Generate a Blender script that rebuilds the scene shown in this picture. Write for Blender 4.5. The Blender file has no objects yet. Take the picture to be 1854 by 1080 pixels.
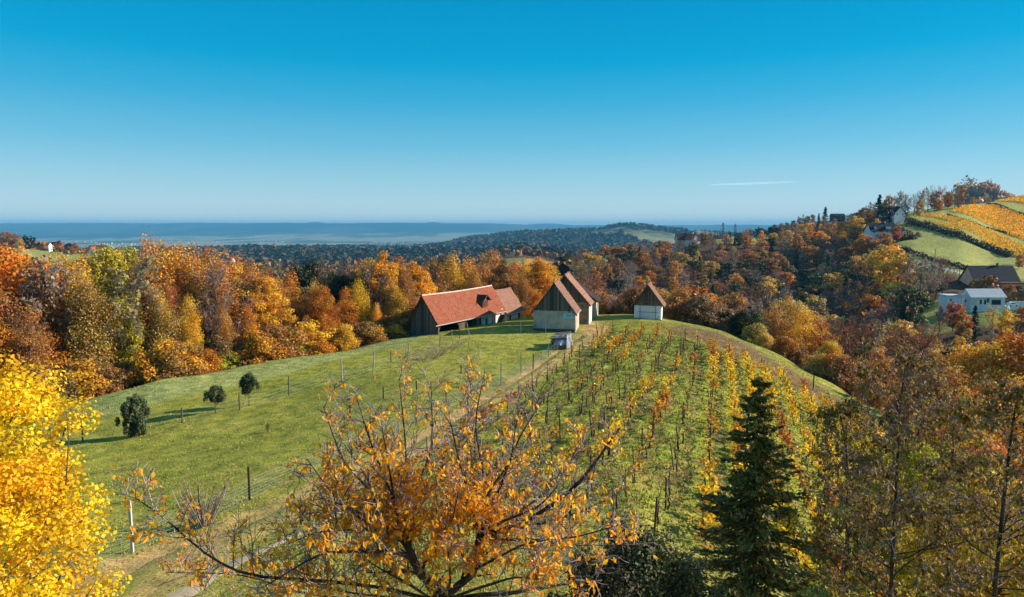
import bpy, math, random
import numpy as np
from mathutils import Vector
PI = math.pi
SC = bpy.context.scene
COL = SC.collection
SC.unit_settings.scale_length = 1.25
F = 1236.0; CX = 927.0; CY = 540.0
PITCH = math.atan(130 / 1236.0)
CZ = 14.0
cp, sp = math.cos(PITCH), math.sin(PITCH)

# ---------------------------------------------------------------- camera maths
def ray(px, py):
    a = (px - CX) / F; b = (CY - py) / F
    Y = cp + b * sp
    return a / Y, (-sp + b * cp) / Y
def pt(px, py, d):
    u, t = ray(px, py)
    return Vector((u * d, d, CZ + t * d))
def proj(x, y, z):
    z = z - CZ
    Yc = y * cp - z * sp; Zc = y * sp + z * cp
    return CX + F * x / Yc, CY - F * Zc / Yc

# ---------------------------------------------------------------- noise
def _h(ix, iy, s):
    n = (ix.astype(np.int64) * 374761393 + iy.astype(np.int64) * 668265263 + s * 1442695041) & 0x7fffffff
    n = ((n ^ (n >> 13)) * 1274126177) & 0x7fffffff
    n = (n ^ (n >> 16)) & 0xffff
    return n / 65535.0
def vn(x, y, s=0):
    x = np.asarray(x, float); y = np.asarray(y, float)
    ix = np.floor(x); iy = np.floor(y); fx = x - ix; fy = y - iy
    fx = fx * fx * (3 - 2 * fx); fy = fy * fy * (3 - 2 * fy)
    ix = ix.astype(np.int64); iy = iy.astype(np.int64)
    a = _h(ix, iy, s); b = _h(ix + 1, iy, s); c = _h(ix, iy + 1, s); d = _h(ix + 1, iy + 1, s)
    return (a * (1 - fx) + b * fx) * (1 - fy) + (c * (1 - fx) + d * fx) * fy
def fbm(x, y, s=0, o=3):
    r = 0; amp = 1; tot = 0
    for k in range(o):
        r = r + amp * vn(x * 2 ** k, y * 2 ** k, s + k * 7); tot += amp; amp *= .5
    return r / tot
def sst(a, b, x):
    t = np.clip((x - a) / (b - a), 0, 1); return t * t * (3 - 2 * t)

# ---------------------------------------------------------------- terrain table: (depth, height rel. camera) ; 'pNNN' = ground seen at that image row
def P(d, py): return (d, ray(CX, py)[1] * d)
far = [(6000, -160), (8500, -165), (10500, -120)]
TAB = {
 -500: [(8,-9.5),(20,-12.3),(40,-17),(60,-22),(100,-30),(180,-36),(300,-34),(420,-22),(550,-13),(700,-16),(1000,-45),(1800,-90),(3000,-130)],
 -150: [(8,-9.3),(20,-11.8),(30,-13.6),(45,-16.8),(60,-20),(100,-29),(180,-36),(300,-36),(420,-24),(550,-15),(700,-20),(1000,-50),(1800,-92),(3000,-125)],
 0: [(8,-9),(20,-11.4),(30,-13.2),(42,-14.9),(52,-15.8),(58,-17.5),(80,-22.5),(120,-30),(200,-36),(320,-36),(450,-26),P(560,447),(680,-24),(1000,-55),(1800,-92),(3000,-120)],
 120: [(8,-9),(20,-11),(30,-12.8),(45,-14.4),P(58,738),(63,-16.6),(80,-21.5),(120,-29),(200,-36),(320,-38),(450,-29),P(560,458),(680,-28),(1000,-60),(1800,-92),(3000,-115)],
 200: [(8,-9),(20,-11),(30,-12.8),(45,-14.2),P(60,715),(65,-16.4),(82,-21.5),(120,-29),(200,-36),(320,-40),(450,-33),P(560,464),(680,-36),(1000,-63),(1800,-90),(3000,-110)],
 300: [(8,-9),(20,-11),(30,-12.6),(45,-13.9),P(63,690),(69,-15.8),(85,-20.5),(115,-27),(200,-37),(350,-46),(560,-52),(1000,-62),P(1500,475),P(2200,455),(3000,-105)],
 500: [(8,-9),(20,-10.9),(30,-12.2),(42,-13.2),(56,-13.8),P(72,650),(79,-15.8),(95,-20),(130,-29),(200,-38),(350,-48),(560,-54),(900,-62),P(1400,478),P(2300,452),(3200,-108)],
 740: [(8,-8.8),(20,-10.6),(30,-12),(42,-13),(56,-13.4),(72,-13.6),P(84,612),(92,-14.8),(105,-17.5),(140,-27),(200,-37),(350,-48),(560,-54),(900,-62),P(1400,478),P(2300,456),P(3500,453),(4500,-140)],
 850: [(8,-8.8),(20,-10.5),(30,-11.9),(42,-12.9),(56,-13.3),(72,-13.5),(90,-13.6),(98,-14.1),(106,-14.6),(118,-18),(150,-27),(220,-38),(350,-46),(560,-50),(900,-55),P(1400,474),P(2300,452),P(3500,432),(4500,-120)],
 927: [(8,-8.8),(20,-10.5),(30,-11.8),(42,-12.8),(56,-13.2),(72,-13.45),(92,-13.5),(100,-13.9),(108,-14.4),(120,-18),(150,-27),(220,-38),(350,-46),(500,-44),P(700,484),P(860,468),(1000,-42),P(1500,456),(2200,-88),P(3500,424),(4500,-120)],
 1000: [(8,-8.8),(20,-10.5),(30,-11.8),(42,-12.8),(56,-13.2),(72,-13.35),(92,-13.45),(104,-13.8),(116,-17),(150,-27),(220,-35),(300,-33),(360,-31),(450,-38),(560,-42),P(700,486),P(860,474),(1000,-48),(1600,-66),(2200,-86),P(3500,417),(4500,-120)],
 1075: [(8,-8.8),(20,-10.5),(30,-11.8),(42,-12.7),(56,-13.1),(72,-13.25),(92,-13.4),(104,-13.6),(114,-15.5),(150,-26),(210,-34),(280,-30),(360,-23),(430,-21),(520,-30),(800,-60),(1600,-80),(2200,-88),P(3500,415),(4500,-120)],
 1130: [(8,-8.9),(20,-10.5),(30,-11.8),(42,-12.8),(56,-13.15),(72,-13.25),(92,-13.3),(104,-13.6),(114,-15.2),(150,-26),(210,-35),(280,-32),(360,-24),(440,-20),(540,-29),(800,-60),(1600,-80),(2200,-88),P(3500,406),(4500,-120)],
 1200: [(8,-9),(20,-10.8),(30,-12.1),(42,-13),(56,-13.4),(72,-13.45),(90,-13.4),P(101,579),(108,-14.6),(120,-18),(150,-26),(210,-36),(280,-34),(360,-26),(460,-18),(560,-27),(800,-58),(1600,-80),(2200,-88),P(3500,412),(4500,-120)],
 1300: [(8,-9.2),(20,-11.3),(30,-12.7),(42,-13.8),(56,-14.3),(70,-14.3),(85,-14.15),P(97,597),(104,-16.4),(120,-21),(150,-29),(210,-37),(280,-34),(360,-26),(460,-14),(520,-9.3),(580,-13),(700,-38),(1600,-80),(2200,-90),P(3500,420),(4500,-120)],
 1400: [(8,-9.5),(20,-11.9),(30,-13.6),(42,-15),(56,-15.8),(70,-16),P(86,637),(93,-17.8),(110,-23),(150,-33),(210,-38),(280,-34),(360,-25),(460,-13),(560,-8),(700,-8),(900,0),(1100,-20),(2200,-90),(3500,-60),(4500,-120)],
 1500: [(8,-10),(20,-12.8),(30,-14.8),(42,-16.3),(56,-17.2),(66,-17.3),P(77,690),(83,-19.2),(100,-25),(150,-34),(210,-37),(280,-31),(360,-21),(460,-10),(600,-5),(800,4),(950,8),(1200,-20),(2200,-90),(3500,-70),(4500,-120)],
 1600: [(8,-10.5),(20,-13.8),(30,-16.1),(42,-17.7),(52,-18.3),P(65,745),(72,-20.3),(95,-27),(140,-34),(190,-35),(240,-30),(300,-17),(350,-6.6),(385,0),(430,7),(480,9),(600,4),(1000,-30),(2200,-90),(3500,-80),(4500,-120)],
 1650: [(8,-10.8),(20,-14.3),(30,-16.8),(42,-19),(56,-21),(72,-24.5),(100,-29.5),(140,-33.5),(190,-33.5),(230,-29),P(270,498),P(310,455),P(350,425),P(380,405),P(410,386),(450,10.5),(500,9),(600,0),(1000,-40),(2200,-90),(4500,-120)],
 1720: [(8,-11),(20,-14.8),(30,-17.8),(42,-20.6),(56,-22.5),(72,-25.5),(100,-30),(140,-33),(180,-32),(215,-27.5),P(240,534),P(262,497),P(310,455),P(355,420),P(400,390),P(440,370),(470,13.5),(560,5),(1000,-50),(2200,-90),(4500,-120)],
 1800: [(8,-11.2),(20,-15.2),(30,-18.4),(42,-21.5),(56,-23.5),(72,-26.5),(100,-30.5),(140,-32),(180,-30),(212,-26.3),(235,-24.3),P(262,508),P(320,466),P(380,425),P(430,387),P(470,362),(510,17),(600,8),(1000,-50),(2200,-90),(4500,-120)],
 1900: [(8,-11.5),(20,-15.5),(30,-19),(42,-22.5),(56,-25),(72,-28),(100,-31),(140,-31),(180,-29),(212,-26),(240,-24),P(275,495),P(340,455),P(400,412),P(450,372),P(490,344),(540,24),(640,12),(1000,-50),(2200,-90),(4500,-120)],
 2400: [(8,-12),(20,-16.5),(42,-24),(72,-30),(120,-32),(180,-29),(240,-22),(340,-8),(450,14),(550,26),(700,12),(1000,-50),(2200,-90),(4500,-120)],
}
def pchip_slopes(x, y):
    h = np.diff(x); dlt = np.diff(y, axis=0) / (h if y.ndim == 1 else h[:, None])
    m = np.zeros_like(y)
    a, b = dlt[:-1], dlt[1:]
    m[1:-1] = np.where(a * b > 0, 2 * a * b / np.where(np.abs(a + b) < 1e-12, 1, a + b), 0)
    m[0] = dlt[0]; m[-1] = dlt[-1]
    return m
def herm(x, y, m, q):
    i = np.clip(np.searchsorted(x, q) - 1, 0, len(x) - 2)
    h = x[i + 1] - x[i]; t = np.clip((q - x[i]) / h, 0, 1)
    return ((2*t**3 - 3*t**2 + 1) * y[i] + (t**3 - 2*t**2 + t) * h * m[i] + (-2*t**3 + 3*t**2) * y[i+1] + (t**3 - t**2) * h * m[i+1])
LN = np.linspace(math.log(6), math.log(30000), 900)
_cols = sorted(TAB)
_u = np.array([(c - CX) / F / 0.99 for c in _cols])
_Z = []
for c in _cols:
    t = sorted(TAB[c] + far)
    x = np.log([q[0] for q in t]); y = np.array([q[1] for q in t], float)
    _Z.append(herm(x, y, pchip_slopes(x, y), np.clip(LN, x[0], x[-1])))
_Z = np.array(_Z)                       # columns x depths
# smooth a little along depth
_k = np.array([1, 2, 3, 2, 1.]); _k /= _k.sum()
_Zs = np.array([np.convolve(np.pad(r, 2, 'edge'), _k, 'valid') for r in _Z])
_UG = np.linspace(-1.25, 1.25, 900)
_m = pchip_slopes(_u, _Zs)
_Z2 = np.zeros((900, 900))
_uq = np.clip(_UG, _u[0], _u[-1])
for j in range(900):
    _Z2[:, j] = herm(_u, _Zs[:, j], _m[:, j], _uq)
def Hbase(u, Y):
    a = np.clip((u + 1.25) / 2.5 * 899, 0, 898.999); b = np.clip((np.log(Y) - LN[0]) / (LN[-1] - LN[0]) * 899, 0, 898.999)
    i = a.astype(int); j = b.astype(int); fa = a - i; fb = b - j
    return (_Z2[i, j] * (1 - fa) + _Z2[i+1, j] * fa) * (1 - fb) + (_Z2[i, j+1] * (1 - fa) + _Z2[i+1, j+1] * fa) * fb
def vinezone(x, y):
    """1 inside the near vineyard"""
    u = x / np.maximum(y, 1)
    left = x - (0.6 + 0.30 * (y - 51))
    px = CX + F * u * .985
    dmax = np.interp(px, [1000, 1130, 1290, 1450, 1600, 1800], [88, 88, 79, 67, 56, 46])
    return sst(-.4, .8, left) * sst(2, -1, y - dmax) * sst(14, 20, y)
def H(x, y):
    x = np.asarray(x, float); y = np.asarray(y, float)
    r = np.hypot(x, y) + 1e-6
    Y = np.maximum(np.maximum(y, r * .45), 6.1); u = np.clip(x / Y, -1.24, 1.24)
    z = Hbase(u, Y)
    # far ridge and mountains
    px = CX + F * u
    L = np.log(Y)
    ridge = np.exp(-((L - math.log(13500)) / .14) ** 2)
    top = 92 + 22 * (fbm(px / 90, px * 0 + 3, 5, 3) - .5) - 40 * sst(850, 1000, px)
    z = z + ridge * (top + 100)
    z = z + np.exp(-((L - math.log(16800)) / .045) ** 2) * .80 * (165 + 75 * np.exp(-((px - 573) / 20) ** 2) + 45 * np.exp(-((px - 600) / 60) ** 2)
        + 60 * np.exp(-((px - 782) / 18) ** 2) + 62 * np.exp(-((px - 815) / 65) ** 2) + 70 * np.exp(-((px - 990) / 40) ** 2))
    # roughness
    vz = vinezone(x, y)
    z = z + (.12 + .30 * vz) * (fbm(x / 1.3, y / 1.3, 1, 3) - .5) * sst(160, 60, r)
    z = z + .5 * (fbm(x / 9, y / 9, 2, 2) - .5) * sst(10, 60, r) * sst(2000, 300, r)
    z = z + (fbm(x / 60, y / 60, 3, 3) - .5) * 5 * sst(110, 300, r) * (1 - .8 * sst(1560, 1650, px))
    z = z + (fbm(x / 420, y / 420, 4, 4) - .5) * 34 * sst(900, 2200, r) * sst(12000, 7000, r)
    return z + CZ
def Hs(x, y): return float(H(np.array([x]), np.array([y]))[0])
def hit(px, py, d0=15, d1=1500):
    """first place where the sight line meets the ground"""
    u, t = ray(px, py)
    d = np.exp(np.linspace(math.log(d0), math.log(d1), 4000))
    h = H(u * d, d); k = np.nonzero(CZ + t * d <= h)[0]
    i = k[0] if len(k) else len(d) - 1
    return Vector((u * d[i], d[i], h[i]))
def onground(px, d, py=600):
    x = ray(px, py)[0] * d
    return Vector((x, d, Hs(x, d)))

# ---------------------------------------------------------------- colours, materials
def S(r, g, b, k=1.0):
    def c(v):
        v /= 255.0
        return (v / 12.92 if v <= .04045 else ((v + .055) / 1.055) ** 2.4) * k
    return (c(r), c(g), c(b), 1.0)
class NT:
    def __init__(s, name, rough=.8, spec=.2):
        s.m = bpy.data.materials.new(name); s.m.use_nodes = True
        s.t = s.m.node_tree; s.b = s.t.nodes['Principled BSDF']; s.out = s.t.nodes['Material Output']
        s.b.inputs['Roughness'].default_value = rough
        s.b.inputs['Specular IOR Level'].default_value = spec
    def l(s, a, b): s.t.links.new(a, b)
    def noise(s, scale, detail=4, vec=None, rough=.55):
        n = s.t.nodes.new('ShaderNodeTexNoise'); n.inputs['Scale'].default_value = scale
        n.inputs['Detail'].default_value = detail; n.inputs['Roughness'].default_value = rough
        if vec is not None: s.l(vec, n.inputs['Vector'])
        return n.outputs['Fac']
    def ramp(s, fac, stops):
        r = s.t.nodes.new('ShaderNodeValToRGB'); e = r.color_ramp.elements
        while len(e) < len(stops): e.new(.5)
        for i, (p, c) in enumerate(stops):
            e[i].position = p; e[i].color = c if len(c) == 4 else (*c, 1)
        s.l(fac, r.inputs['Fac']); return r.outputs['Color']
    def mix(s, a, b, fac=.5, mode='MIX'):
        m = s.t.nodes.new('ShaderNodeMix'); m.data_type = 'RGBA'; m.blend_type = mode
        for v, i in ((fac, 0), (a, 6), (b, 7)):
            if hasattr(v, 'is_output'): s.l(v, m.inputs[i])
            else: m.inputs[i].default_value = v
        return m.outputs[2]
    def math(s, op, a, b=0.0, c=None):
        m = s.t.nodes.new('ShaderNodeMath'); m.operation = op
        for v, i in ((a, 0), (b, 1)):
            if hasattr(v, 'is_output'): s.l(v, m.inputs[i])
            else: m.inputs[i].default_value = v
        if c is not None: m.inputs[2].default_value = c
        return m.outputs[0]
    def attr(s, name, out='Fac'):
        a = s.t.nodes.new('ShaderNodeAttribute'); a.attribute_name = name; return a.outputs[out]
    def co(s, out='Object'):
        return s.t.nodes.new('ShaderNodeTexCoord').outputs[out]
    def bump(s, h, dist=.02, strength=1):
        b = s.t.nodes.new('ShaderNodeBump'); b.inputs['Distance'].default_value = dist; b.inputs['Strength'].default_value = strength
        s.l(h, b.inputs['Height']); s.l(b.outputs['Normal'], s.b.inputs['Normal'])
    def base(s, c):
        if hasattr(c, 'is_output'): s.l(c, s.b.inputs['Base Color'])
        else: s.b.inputs['Base Color'].default_value = c
        return s.m
    def mapped(s, sx, sy, sz, out='Object'):
        m = s.t.nodes.new('ShaderNodeMapping'); m.inputs['Scale'].default_value = (sx, sy, sz)
        s.l(s.co(out), m.inputs['Vector']); return m.outputs[0]

def simple(name, c, scale=3, var=.35, rough=.85, bump=0, spec=.15):
    """plain surface with two-scale mottling"""
    n = NT(name, rough, spec)
    v = n.co()
    a = n.noise(scale, 5, v); b = n.noise(scale * 7, 3, v)
    f = n.math('MULTIPLY', n.math('ADD', a, b), .5)
    lo = tuple(x * (1 - var) for x in c[:3]); hi = tuple(min(1, x * (1 + var)) for x in c[:3])
    if bump: n.bump(f, bump)
    return n.base(n.ramp(f, [(.3, lo), (.7, hi)]))

def leafmat(name, trans=.35, hue=.05, val=.5, rough=.55, shift=0.0):
    """leaf colour = the object's own colour, varied leaf by leaf"""
    n = NT(name, rough, .25)
    oi = n.t.nodes.new('ShaderNodeObjectInfo')
    h = n.t.nodes.new('ShaderNodeHueSaturation')
    n.l(oi.outputs['Color'], h.inputs['Color']); h.inputs['Saturation'].default_value = 1.0
    n.l(n.math('MULTIPLY_ADD', n.attr('rnd'), hue, .5 - hue / 2 + shift), h.inputs['Hue'])
    n.l(n.math('MULTIPLY_ADD', n.attr('rnd2'), val * 2, 1 - val), h.inputs['Value'])
    c = h.outputs['Color']
    n.base(c)
    tr = n.t.nodes.new('ShaderNodeBsdfTranslucent'); n.l(c, tr.inputs['Color'])
    mx = n.t.nodes.new('ShaderNodeMixShader'); mx.inputs[0].default_value = trans
    n.l(n.b.outputs[0], mx.inputs[1]); n.l(tr.outputs[0], mx.inputs[2]); n.l(mx.outputs[0], n.out.inputs['Surface'])
    return n.m
def barkmat(name, c1, c2, scale=6):
    n = NT(name, .9, .1)
    v = n.mapped(1, 1, .25)
    a = n.noise(scale, 5, v)
    n.bump(a, .02)
    return n.base(n.ramp(a, [(.35, c1), (.65, c2)]))

# ---------------------------------------------------------------- mesh building
class MB:
    """collects geometry of one mesh; v = vertices, faces by corner count, attributes per vertex"""
    def __init__(s): s.v = []; s.f = []; s.mi = []; s.r = []; s.r2 = []; s.n = 0; s.sm = []
    def add(s, verts, faces, mi=0, rnd=None, rnd2=None, smooth=False):
        verts = np.asarray(verts, float).reshape(-1, 3); k = len(verts)
        faces = np.asarray(faces, int)
        s.v.append(verts); s.f.append(faces + s.n); s.mi.append(mi); s.sm.append(smooth)
        s.r.append(np.full(k, .5) if rnd is None else rnd); s.r2.append(np.full(k, .5) if rnd2 is None else rnd2)
        s.n += k
    def box(s, x0, x1, y0, y1, z0, z1, mi=0, M=None):
        v = np.array([[x, y, z] for z in (z0, z1) for y in (y0, y1) for x in (x0, x1)], float)
        if M is not None: v = M(v)
        s.add(v, [[0,2,3,1],[4,5,7,6],[0,1,5,4],[2,6,7,3],[0,4,6,2],[1,3,7,5]], mi)
    def beam(s, a, b, w, h=None, mi=0):
        a = np.array(a, float); b = np.array(b, float); h = h or w
        d = b - a; d /= np.linalg.norm(d)
        up = np.array([0, 0, 1.]) if abs(d[2]) < .95 else np.array([0, 1., 0])
        x = np.cross(d, up); x /= np.linalg.norm(x); z = np.cross(x, d)
        v = [p + sx * x * w / 2 + sz * z * h / 2 for p in (a, b) for sz in (-1, 1) for sx in (-1, 1)]
        s.add(v, [[0,1,3,2],[4,6,7,5],[0,4,5,1],[2,3,7,6],[0,2,6,4],[1,5,7,3]], mi)
    def tube(s, pts, rad, sides=6, mi=0, smooth=True, cap=True):
        pts = np.asarray(pts, float); n = len(pts)
        rad = np.broadcast_to(np.asarray(rad, float), (n,))
        t = np.gradient(pts, axis=0); t /= np.linalg.norm(t, axis=1)[:, None] + 1e-9
        ref = np.array([.3, .9, .1]) if abs(t[0][2]) > .7 else np.array([0, 0, 1.])
        a = np.cross(t, ref); a /= np.linalg.norm(a, axis=1)[:, None] + 1e-9; b = np.cross(t, a)
        ang = np.arange(sides) * 2 * PI / sides
        v = pts[:, None, :] + rad[:, None, None] * (np.cos(ang)[None, :, None] * a[:, None, :] + np.sin(ang)[None, :, None] * b[:, None, :])
        i = np.arange(n - 1)[:, None] * sides; j = np.arange(sides)[None, :]; j2 = (j + 1) % sides
        q = np.stack([i + j, i + j2, i + sides + j2, i + sides + j], -1).reshape(-1, 4)
        s.add(v.reshape(-1, 3), q, mi, smooth=smooth)
        if cap and sides > 3:
            o = s.n - n * sides
            s.f.append(np.array([[o + (n-1) * sides + k for k in range(sides)]])); s.mi.append(mi); s.sm.append(False)
            s.f.append(np.array([[o + k for k in reversed(range(sides))]])); s.mi.append(mi); s.sm.append(False)
    def mesh(s, name, mats):
        me = bpy.data.meshes.new(name)
        V = np.concatenate(s.v).astype(np.float32)
        me.vertices.add(len(V)); me.vertices.foreach_set('co', V.ravel())
        loops = np.concatenate([f.ravel() for f in s.f]).astype(np.int32)
        tot = np.concatenate([np.full(len(f), f.shape[1]) for f in s.f]).astype(np.int32)
        st = np.concatenate([[0], np.cumsum(tot)[:-1]]).astype(np.int32)
        me.loops.add(len(loops)); me.loops.foreach_set('vertex_index', loops)
        me.polygons.add(len(tot)); me.polygons.foreach_set('loop_start', st); me.polygons.foreach_set('loop_total', tot)
        mi = np.concatenate([np.full(len(f), m) for f, m in zip(s.f, s.mi)]).astype(np.int32)
        me.polygons.foreach_set('material_index', mi)
        sm = np.concatenate([np.full(len(f), m) for f, m in zip(s.f, s.sm)])
        me.polygons.foreach_set('use_smooth', sm)
        for nm, a in (('rnd', s.r), ('rnd2', s.r2)):
            A = me.attributes.new(nm, 'FLOAT', 'POINT'); A.data.foreach_set('value', np.concatenate(a).astype(np.float32))
        me.update(calc_edges=True)
        for m in (mats if isinstance(mats, (list, tuple)) else [mats]): me.materials.append(m)
        return me
    def obj(s, name, mats, parent=None, color=None):
        o = bpy.data.objects.new(name, s.mesh(name, mats)); COL.objects.link(o)
        if parent is not None: o.parent = parent
        if color: o.color = color
        return o
    def leaves(s, c, nrm, size, aspect=1.0, rng=None, mi=0, hang=None, shape='quad'):
        """one small pointed blade per centre; nrm = facing, hang = direction of the long axis"""
        n = len(c); rng = rng or np.random.default_rng(0)
        nrm = nrm / (np.linalg.norm(nrm, axis=1)[:, None] + 1e-9)
        r = rng.normal(size=(n, 3)) if hang is None else hang + rng.normal(size=(n, 3)) * .25
        a = np.cross(nrm, r); a /= np.linalg.norm(a, axis=1)[:, None] + 1e-9
        b = np.cross(a, nrm)
        sz = (size * rng.uniform(.65, 1.35, n))[:, None]
        r1 = rng.random(n); r2 = rng.random(n)
        if shape == 'quad':
            v = np.stack([c + b * sz * .55, c + a * sz * .42 * aspect + b * sz * .05, c - b * sz * .5, c - a * sz * .42 * aspect - b * sz * .02], 1)
            f = np.arange(n * 4).reshape(n, 4); k = 4
        elif shape == 'tri':
            v = np.stack([c + b * sz * .6, c + a * sz * .45 * aspect - b * sz * .4, c - a * sz * .45 * aspect - b * sz * .4], 1)
            f = np.arange(n * 3).reshape(n, 3); k = 3
        else:                                 # long leaf folded along its midrib
            w = sz * .26 * aspect; g = nrm * sz * .10
            v = np.stack([c, c + b * sz * .35 + a * w + g, c + b * sz * .75 + a * w * .6 + g * .5, c + b * sz * 1.05 - nrm * sz * .12,
                          c + b * sz * .75 - a * w * .6 + g * .5, c + b * sz * .35 - a * w + g, c + b * sz * .5 - nrm * sz * .02], 1)
            o = (np.arange(n) * 7)[:, None]
            s.add(v.reshape(-1, 3), np.concatenate([o + np.array([0, 1, 2, 6]), o + np.array([0, 6, 4, 5])]), mi, np.repeat(r1, 7), np.repeat(r2, 7))
            s.f.append(np.concatenate([o + np.array([6, 2, 3]), o + np.array([6, 3, 4])]) + s.n - n * 7); s.mi.append(mi); s.sm.append(False)
            return
        s.add(v.reshape(-1, 3), f, mi, np.repeat(r1, k), np.repeat(r2, k))

def empty(name, loc, rz=0):
    o = bpy.data.objects.new(name, None); COL.objects.link(o); o.location = loc; o.rotation_euler = (0, 0, rz)
    o.empty_display_size = .3
    return o
def tag(o, label=None, cat=None, group=None, kind=None):
    if label: o['label'] = label
    if cat: o['category'] = cat
    if group: o['group'] = group
    if kind: o['kind'] = kind
    return o
_kids = {}
def copy_tree(o, loc=None, rz=None, scale=None, color=None):
    if o.name not in _kids: _kids[o.name] = [(c, list(c.children)) for c in o.children]
    r = o.copy(); COL.objects.link(r)
    if loc is not None: r.location = loc
    if rz is not None: r.rotation_euler = (0, 0, rz)
    if scale is not None: r.scale = (scale,) * 3 if isinstance(scale, (int, float)) else scale
    if color: r.color = color
    for ch, gs in _kids[o.name]:
        c = ch.copy(); COL.objects.link(c); c.parent = r
        if color: c.color = color
        for g in gs:
            d = g.copy(); COL.objects.link(d); d.parent = c
    return r
# ================================================================ camera, light, sky
cam = bpy.data.cameras.new('camera'); camo = bpy.data.objects.new('camera', cam); COL.objects.link(camo)
cam.sensor_width = 36; cam.lens = 36 * F / 1854; cam.clip_start = .1; cam.clip_end = 90000
camo.location = (0, 0, CZ); camo.rotation_euler = (PI / 2 - PITCH, 0, 0); SC.camera = camo
EL = math.radians(25); AZ = math.atan2(.98, .16)          # azimuth from +Y towards +X
SUN = Vector((math.sin(AZ) * math.cos(EL), math.cos(AZ) * math.cos(EL), math.sin(EL)))
sl = bpy.data.lights.new('sun', 'SUN'); sl.energy = 5.0; sl.angle = math.radians(.5); sl.color = (1, .93, .80)
so = bpy.data.objects.new('sun', sl); COL.objects.link(so); so.rotation_euler = SUN.to_track_quat('Z', 'Y').to_euler()
W = bpy.data.worlds.new('World'); SC.world = W; W.use_nodes = True
wt = W.node_tree; bg = wt.nodes['Background']
sky = wt.nodes.new('ShaderNodeTexSky'); sky.sky_type = 'NISHITA'; sky.sun_disc = False
sky.sun_elevation = EL; sky.sun_rotation = AZ; sky.air_density = 1.0; sky.dust_density = .4; sky.ozone_density = 3.0; sky.altitude = 400
tc = wt.nodes.new('ShaderNodeTexCoord'); sx = wt.nodes.new('ShaderNodeSeparateXYZ'); wt.links.new(tc.outputs['Generated'], sx.inputs[0])
rp = wt.nodes.new('ShaderNodeValToRGB'); wt.links.new(sx.outputs['Z'], rp.inputs['Fac'])
el = rp.color_ramp.elements
SKYR = [(0, (.84, .90, .96)), (.05, (.68, .88, .98)), (.12, (.34, .83, .98)), (.19, (.06, .80, .95)), (.24, (.0, .70, .90)), (.30, (.0, .58, .82)), (.6, (.25, .6, .95)), (1, (.5, .75, 1))]
while len(el) < len(SKYR): el.new(.5)
for e, (p, c) in zip(el, SKYR): e.position = p; e.color = (*c, 1)
mm = wt.nodes.new('ShaderNodeMix'); mm.data_type = 'RGBA'; mm.blend_type = 'MULTIPLY'; mm.inputs[0].default_value = 1
ra = wt.nodes.new('ShaderNodeValToRGB'); wt.links.new(sx.outputs['Z'], ra.inputs['Fac']); ea = ra.color_ramp.elements
SKYA = [(0, (216, 238, 242)), (.02, (200, 228, 238)), (.05, (172, 215, 231)), (.11, (118, 194, 223)), (.17, (66, 176, 219)), (.22, (10, 167, 215)), (.30, (0, 155, 208)), (.5, (80, 160, 210)), (1, (105, 165, 215))]
while len(ea) < len(SKYA): ea.new(.5)
for e_, (p_, c_) in zip(ea, SKYA): e_.position = p_; e_.color = S(*c_)
sc_ = wt.nodes.new('ShaderNodeVectorMath'); sc_.operation = 'SCALE'; sc_.inputs['Scale'].default_value = 1 / 1.741 / .09; wt.links.new(ra.outputs[0], sc_.inputs[0])
mf = wt.nodes.new('ShaderNodeMix'); mf.data_type = 'RGBA'; mf.inputs[0].default_value = .8
wt.links.new(sky.outputs[0], mm.inputs[6]); wt.links.new(rp.outputs[0], mm.inputs[7]); wt.links.new(mm.outputs[2], mf.inputs[6]); wt.links.new(sc_.outputs[0], mf.inputs[7]); wt.links.new(mf.outputs[2], bg.inputs['Color'])
bg.inputs['Strength'].default_value = .09
SC.view_settings.view_transform = 'Standard'; SC.view_settings.look = 'None'; SC.view_settings.exposure = .8; SC.view_settings.gamma = 1
SC.render.engine = 'CYCLES'
cy = SC.cycles; cy.max_bounces = 5; cy.diffuse_bounces = 2; cy.glossy_bounces = 1; cy.transmission_bounces = 3; cy.transparent_max_bounces = 6; cy.volume_bounces = 0
cy.use_denoising = True; cy.sample_clamp_indirect = 4

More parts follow.
